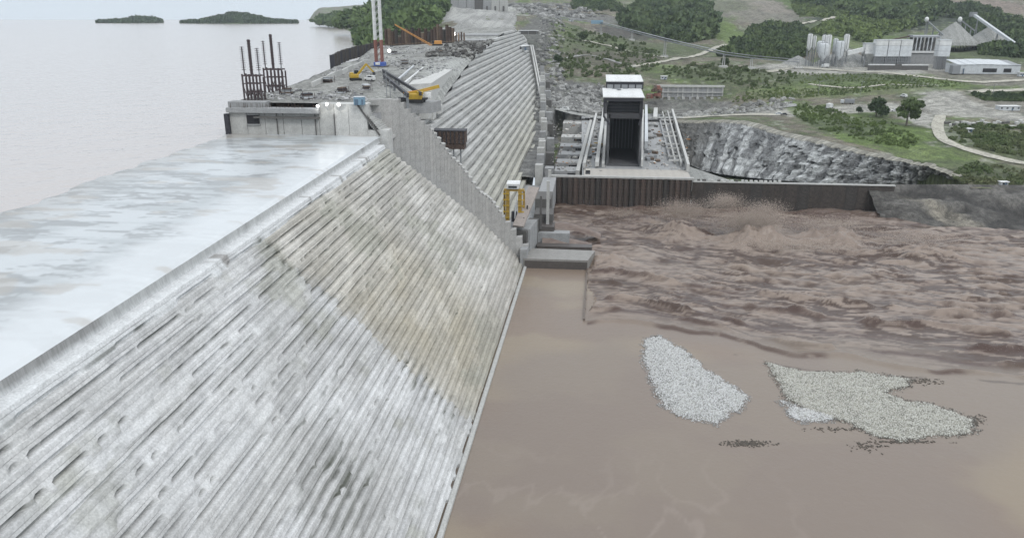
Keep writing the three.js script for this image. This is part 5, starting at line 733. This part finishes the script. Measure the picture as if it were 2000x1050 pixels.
// ---- vehicles and cabins on the plateau
{
  const put = (u, v) => G(u, v);
  vehicle('box_truck', 'white box truck parked by green bushes above the rock slope', 'truck', put(1621, 208), -0.6, M.white, 9, 3, 3.4, 'truck');
  vehicle('flatbed_truck', 'grey truck with pale load right of the white box truck', 'truck', put(1656, 200), 1.3, M.steelGrey, 11, 3, 3, 'truck');
  vehicle('pickup', 'small white pickup between the two trees', 'car', put(1748, 216), 1.4, M.white, 5.2, 2, 1.9, 'car'); vehicle('pickup', 'white pickup left of the tall tree near the yard edge', 'car', put(1716, 219), 1.2, M.white, 5.2, 2, 1.9, 'car'); vehicle('pickup', 'white pickup at the far side of the yard', 'car', put(1766, 188), 0.4, M.white, 6, 2.3, 2.4, 'van'); vehicle('pickup', 'dark car at the end of the road above the pit', 'car', put(1532, 220), 1.1, M.steelDark, 5, 2, 1.7, 'car'); vehicle('pickup', 'white pickup beside the dark car above the pit', 'car', put(1522, 217), 1.3, M.offWhite, 5, 2, 1.8, 'car'); vehicle('tanker', 'white truck at the foot of the silo cluster', 'truck', put(1612, 131), 1.5, M.white, 8, 2.8, 3.2, 'truck'); vehicle('van', 'white van on the haul road left of the hall', 'van', put(1103, 203), 1.4, M.white, 8, 2.6, 2.6);
  const cabin = (lab, u, v, w, h, d, ry, m = M.white) => { const p = put(u, v), t = thing('site_cabin', lab, 'cabin', p, ry); mesh('wall', rbox(w, h, d, 0, h / 2, 0, 0, 0.1), M.offWhite, t); mesh('roof', box(w + 0.8, 0.4, d + 0.8, 0, h + 0.2, 0), m, t); for (let i = 0; i < Math.max(2, Math.round(w / 4)); i++) mesh('window', box(1.4, 1, 0.15, -w / 2 + 1.6 + i * (w - 3) / Math.max(1, Math.round(w / 4) - 1), h * 0.6, d / 2 + 0.05), M.glass, t); mesh('door', box(1, 2, 0.15, w * 0.12, 1.05, d / 2 + 0.06), M.slate, t); };
  cabin('long white cabin on the right hand yard', 1969, 212, 16, 3.2, 6, 0.1); cabin('small white cabin on the grass behind the slab', 1297, 152, 6, 3, 4, 0); cabin('small pale hut on the rough ground left of the hall', 1115, 64, 8, 3.5, 5, 0); cabin('small white hut by the river bank at right', 1962, 352, 4, 1.6, 2.2, 0.1); cabin('small pale hut near the yard edge at right', 1895, 246, 4, 2.2, 3, 0.3); cabin('small white hut on the right of the shed', 1995, 146, 5, 3.5, 4, 0);
  const b = thing('rock_barrier', 'row of pale broken blocks edging the right hand plateau', 'barrier'); const r = rng(55); for (let i = 0; i < 26; i++) { const u = 1852 + i * 6.2, v = 234 + 4 * Math.sin(i) * 0.5 + 3 * r(), p = put(u, v); mesh('block', rbox(2 + 2.2 * r(), 1.2 + 1.3 * r(), 1.6 + r(), p[0], p[1] + 0.5, p[2], r() * 2, 0.25), r() < 0.3 ? M.darkConcrete : M.paleConcrete, b); }
  const pole = (lab, u, v, h) => { const p = put(u, v), t = thing('lamp_post', lab, 'lamp post', p, 0); mesh('shaft', bar([0, 0, 0], [0, h, 0], 0.16), M.steelGrey, t); mesh('arm', bar([0, h, 0], [1.5, h + 0.2, 0], 0.1), M.steelGrey, t); mesh('lamp_head', box(0.9, 0.2, 0.4, 1.6, h + 0.2, 0), M.offWhite, t); };
  pole('slim lamp post in the grass strip below the grey silos', 1682, 180, 11); pole('slim lamp post in the grass strip left of the other one', 1600, 176, 11); pole('slim lamp post at the edge of the right hand yard', 1940, 186, 10);
}
{ // far concrete walls on the abutment
  const A = PZ(880, 26, -1400), B = PZ(992, 26, -1400), w = thing('abutment_wall', 'grey concrete wall on the skyline above the far dam end', 'wall', [0, A[1] - 6, -1400]); const n = 7; for (let i = 0; i < n; i++) { const a = mix(A[0], B[0], i / n), b = mix(A[0], B[0], (i + 1) / n); mesh('wall_panel', box(b - a - 0.4, 44, 5, (a + b) / 2, 22, i % 2), i === 3 ? M.darkConcrete : i > 4 ? M.concrete : M.greyConcrete, w); if (i > 3) mesh('opening', box(3, 8, 0.6, (a + b) / 2, 14, 3.4), M.darkConcrete, w); }
  const g = grid(40, 30, (i, j) => { const u = mix(842, 1010, i / 40), v = mix(96, 22, j / 30), z = mix(-760, -1390, j / 30), q = PZ(u + 14 * (fbm(i / 6, j / 6, 195, 3) - .5), v, z); if (z > -990) q[0] = Math.min(q[0], crestX(z) - 2.5); const n = fbm(i / 5, j / 3, 197, 4); return [q[0], Math.max(q[1], ground(q[0], q[2]) + 1) + 4 * (n - 0.5) - (i === 0 || i === 40 ? 12 : 0), q[2], ...cm([0.36, 0.36, 0.365], [0.54, 0.54, 0.545], step(0.35, 0.65, n))]; }, true); tag(mesh('abutment_apron', g, M.rock, scene, true), 'pale graded rock apron rising to the far abutment', null, null, 'structure');
  const t = thing('site_shed', 'small white roofed shed at the top right corner of the far dam', 'shed', [...PZ(1024, 90, -850)], 0.3); mesh('wall', rbox(9, 4, 12, 0, -2, 0, 0, 0.1), M.steelGrey, t); mesh('roof', box(10, 0.6, 13.5, 0, 0.4, 0, 0, 0, 0.1), M.white, t); mesh('door', box(2, 3, 0.2, 0, -2.4, 6.1), M.slate, t);
  const t2 = thing('site_shed', 'long thin white canopy beyond the far dam top', 'shed', [...PZ(1032, 60, -960)], 0.1); mesh('roof', box(24, 0.7, 7, 0, 0.4, 0), M.white, t2); mesh('wall', box(22, 4, 5, 0, -2, 0), M.darkConcrete, t2); for (const x of [-10, 0, 10]) mesh('post', box(0.6, 5, 0.6, x, -2.4, 3.2), M.steelGrey, t2);
}
// ---- gravel islands in the tail water
{
  const O = [[[19.2, -231.9], [24.7, -234.6], [32.2, -221.4], [38.5, -206.1], [46.0, -193.4], [41.7, -186.7], [34.5, -178.4], [26.9, -180.3], [21.4, -184.6], [20.2, -196.2], [18.0, -210.8]], [[54.7, -218.1], [63.0, -212.0], [80.9, -213.8], [93.9, -210.1], [91, -205], [84, -200.5], [88, -197.2], [94.9, -194.9], [102.0, -187.4], [97.7, -180.6], [78.2, -174.4], [70.9, -177.8], [67, -183.4], [60.4, -187.2], [55.5, -193.7], [54.4, -202.9]], [[54, -192], [60, -188.6], [65.5, -186.4], [63.4, -182.2], [57, -181.6], [54.5, -184.6]]];
  const lab = ['bright pale gravel bar nearest the pond, pointed at its right', 'long pale gravel bar with a forked right end', 'small pale gravel patch at the left foot of the forked bar'];
  O.forEach((P, q) => {
    const cx = P.reduce((s, p) => s + p[0], 0) / P.length, cz = P.reduce((s, p) => s + p[1], 0) / P.length, r = rng(500 + q), t = thing('gravel_bar', lab[q], 'gravel bar', [cx, 0, cz]);
    const edge = (x, z) => { let m = 1e9; for (let i = 0, j = P.length - 1; i < P.length; j = i++) { const [ax, az] = P[j], [bx, bz] = P[i], l = (bx - ax) ** 2 + (bz - az) ** 2, s = clamp(((x - ax) * (bx - ax) + (z - az) * (bz - az)) / l); m = Math.min(m, Math.hypot(x - ax - s * (bx - ax), z - az - s * (bz - az))); } return inside(P, x, z) ? m : -m; };
    const xs = P.map(p => p[0]), zs = P.map(p => p[1]), x0 = Math.min(...xs) - 3, x1 = Math.max(...xs) + 3, z0 = Math.min(...zs) - 3, z1 = Math.max(...zs) + 3, nx = Math.round((x1 - x0) / 0.7), nz = Math.round((z1 - z0) / 0.7);
    const g = grid(nx, nz, (i, j) => { const x = mix(x0, x1, i / nx), z = mix(z0, z1, j / nz), n = fbm(x / 2.6, z / 2.6, 201, 4), e = edge(x, z) + 3.6 * (n - 0.5), y = e > 0 ? 0.08 + 0.3 * step(0, 3, e) + 0.2 * (n - 0.5) : -0.8 + 0.6 * Math.max(-1, e), k = hash3(i, j, 203); return [x - cx, y, z - cz, ...cm(cm(q === 1 ? [0.36, 0.355, 0.325] : [0.42, 0.42, 0.415], q === 1 ? [0.48, 0.47, 0.425] : [0.55, 0.555, 0.55], k), [0.12, 0.10, 0.08], step(1.5, 0.2, e) * 0.85)]; }, true);  // bed margin darkened: damp gravel, with a shadow rim painted in
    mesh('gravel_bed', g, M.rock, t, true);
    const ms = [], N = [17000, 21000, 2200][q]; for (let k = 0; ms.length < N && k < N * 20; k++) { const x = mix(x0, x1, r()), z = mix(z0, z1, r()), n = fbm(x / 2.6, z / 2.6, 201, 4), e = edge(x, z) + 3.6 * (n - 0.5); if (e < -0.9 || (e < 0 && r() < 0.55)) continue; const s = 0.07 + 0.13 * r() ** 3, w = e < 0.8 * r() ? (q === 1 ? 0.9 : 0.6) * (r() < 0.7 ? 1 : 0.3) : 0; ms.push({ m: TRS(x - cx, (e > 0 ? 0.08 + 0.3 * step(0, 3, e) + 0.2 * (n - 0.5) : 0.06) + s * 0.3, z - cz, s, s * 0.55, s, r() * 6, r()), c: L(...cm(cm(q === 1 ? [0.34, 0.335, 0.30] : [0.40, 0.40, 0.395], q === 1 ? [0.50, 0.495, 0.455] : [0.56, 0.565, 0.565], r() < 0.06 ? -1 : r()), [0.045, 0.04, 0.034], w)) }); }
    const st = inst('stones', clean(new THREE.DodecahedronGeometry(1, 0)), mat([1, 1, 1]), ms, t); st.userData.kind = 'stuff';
  });
  const r = rng(560), ms = []; const fl = (u0, v0, ru, rv, n) => { for (let i = 0; i < n; i++) { const a = r() * 6.28, q = Math.sqrt(-2 * Math.log(1 - r() * 0.98)) * 0.5, p = PY(u0 + Math.cos(a) * q * ru, v0 + Math.sin(a) * q * rv, 0), s = 0.07 + 0.17 * r(); ms.push({ m: TRS(p[0], 0.05, p[2], s * 2, s * 0.5, s, r() * 6), c: L(...cm([0.03, 0.026, 0.02], [0.09, 0.075, 0.06], r())) }); } };
  fl(1460, 866, 46, 6, 240); fl(1700, 872, 35, 12, 70); fl(1900, 822, 26, 12, 110); fl(1800, 744, 45, 7, 120); fl(1640, 838, 60, 5, 60); fl(1770, 863, 80, 2.5, 90);
  tag(inst('floating_debris', clean(new THREE.DodecahedronGeometry(1, 0)), mat([1, 1, 1]), ms, scene), 'dark floating debris drifting round the pale gravel bars', 'debris', null, 'stuff');
}
{ // spray thrown up where the outlets burst
  const r = rng(600), ms = [], gs = () => (r() + r() + r() + r() - 2) * 0.87;
  for (const [x, y, z, sx, sy2, sz, n] of [[74, 7, -356, 16, 5, 7, 14000], [82, 12, -360, 10, 4.5, 5, 7000], [64, 15, -362, 8, 4, 5, 7000], [76, 9, -352, 13, 5, 6, 12000], [46, 8, -372, 13, 5, 6, 13000], [112, 5, -364, 20, 4, 8, 9000], [146, 4, -350, 20, 3, 8, 6000], [18, 4, -380, 10, 2.4, 5, 3000], [92, 3, -336, 30, 2, 8, 6000]]) for (let i = 0; i < n; i++) { const s = 0.07 + 0.16 * r() * r(); ms.push({ m: TRS(x + gs() * sx, Math.max(0.2, y + gs() * sy2), z + gs() * sz, s), c: L(...cm([0.28, 0.225, 0.185], [0.42, 0.36, 0.31], r())) }); }
  for (let i = 0; i < 90000; i++) { const x = 1 + 210 * r(), z = mix(-412, -215, r()), w = wave(x, z); if (w.amp < 0.4 || w.h < 0.25 + 1.2 * r()) continue; const s = 0.05 + 0.13 * r() * r(); ms.push({ m: TRS(x, w.h + 0.05 + 0.9 * r() * r() * w.amp, z, s * 1.5, s, s, r() * 6), c: L(...cm([0.20, 0.16, 0.135], [0.36, 0.31, 0.27], r())) }); }
  tag(inst('spray_cloud', clean(new THREE.TetrahedronGeometry(1, 0)), mat([1, 1, 1], { roughness: 0.6 }), ms, scene), 'brown water spray rising over the boiling outlet water', 'spray', null, 'stuff');
}
renderer.render(scene, camera);
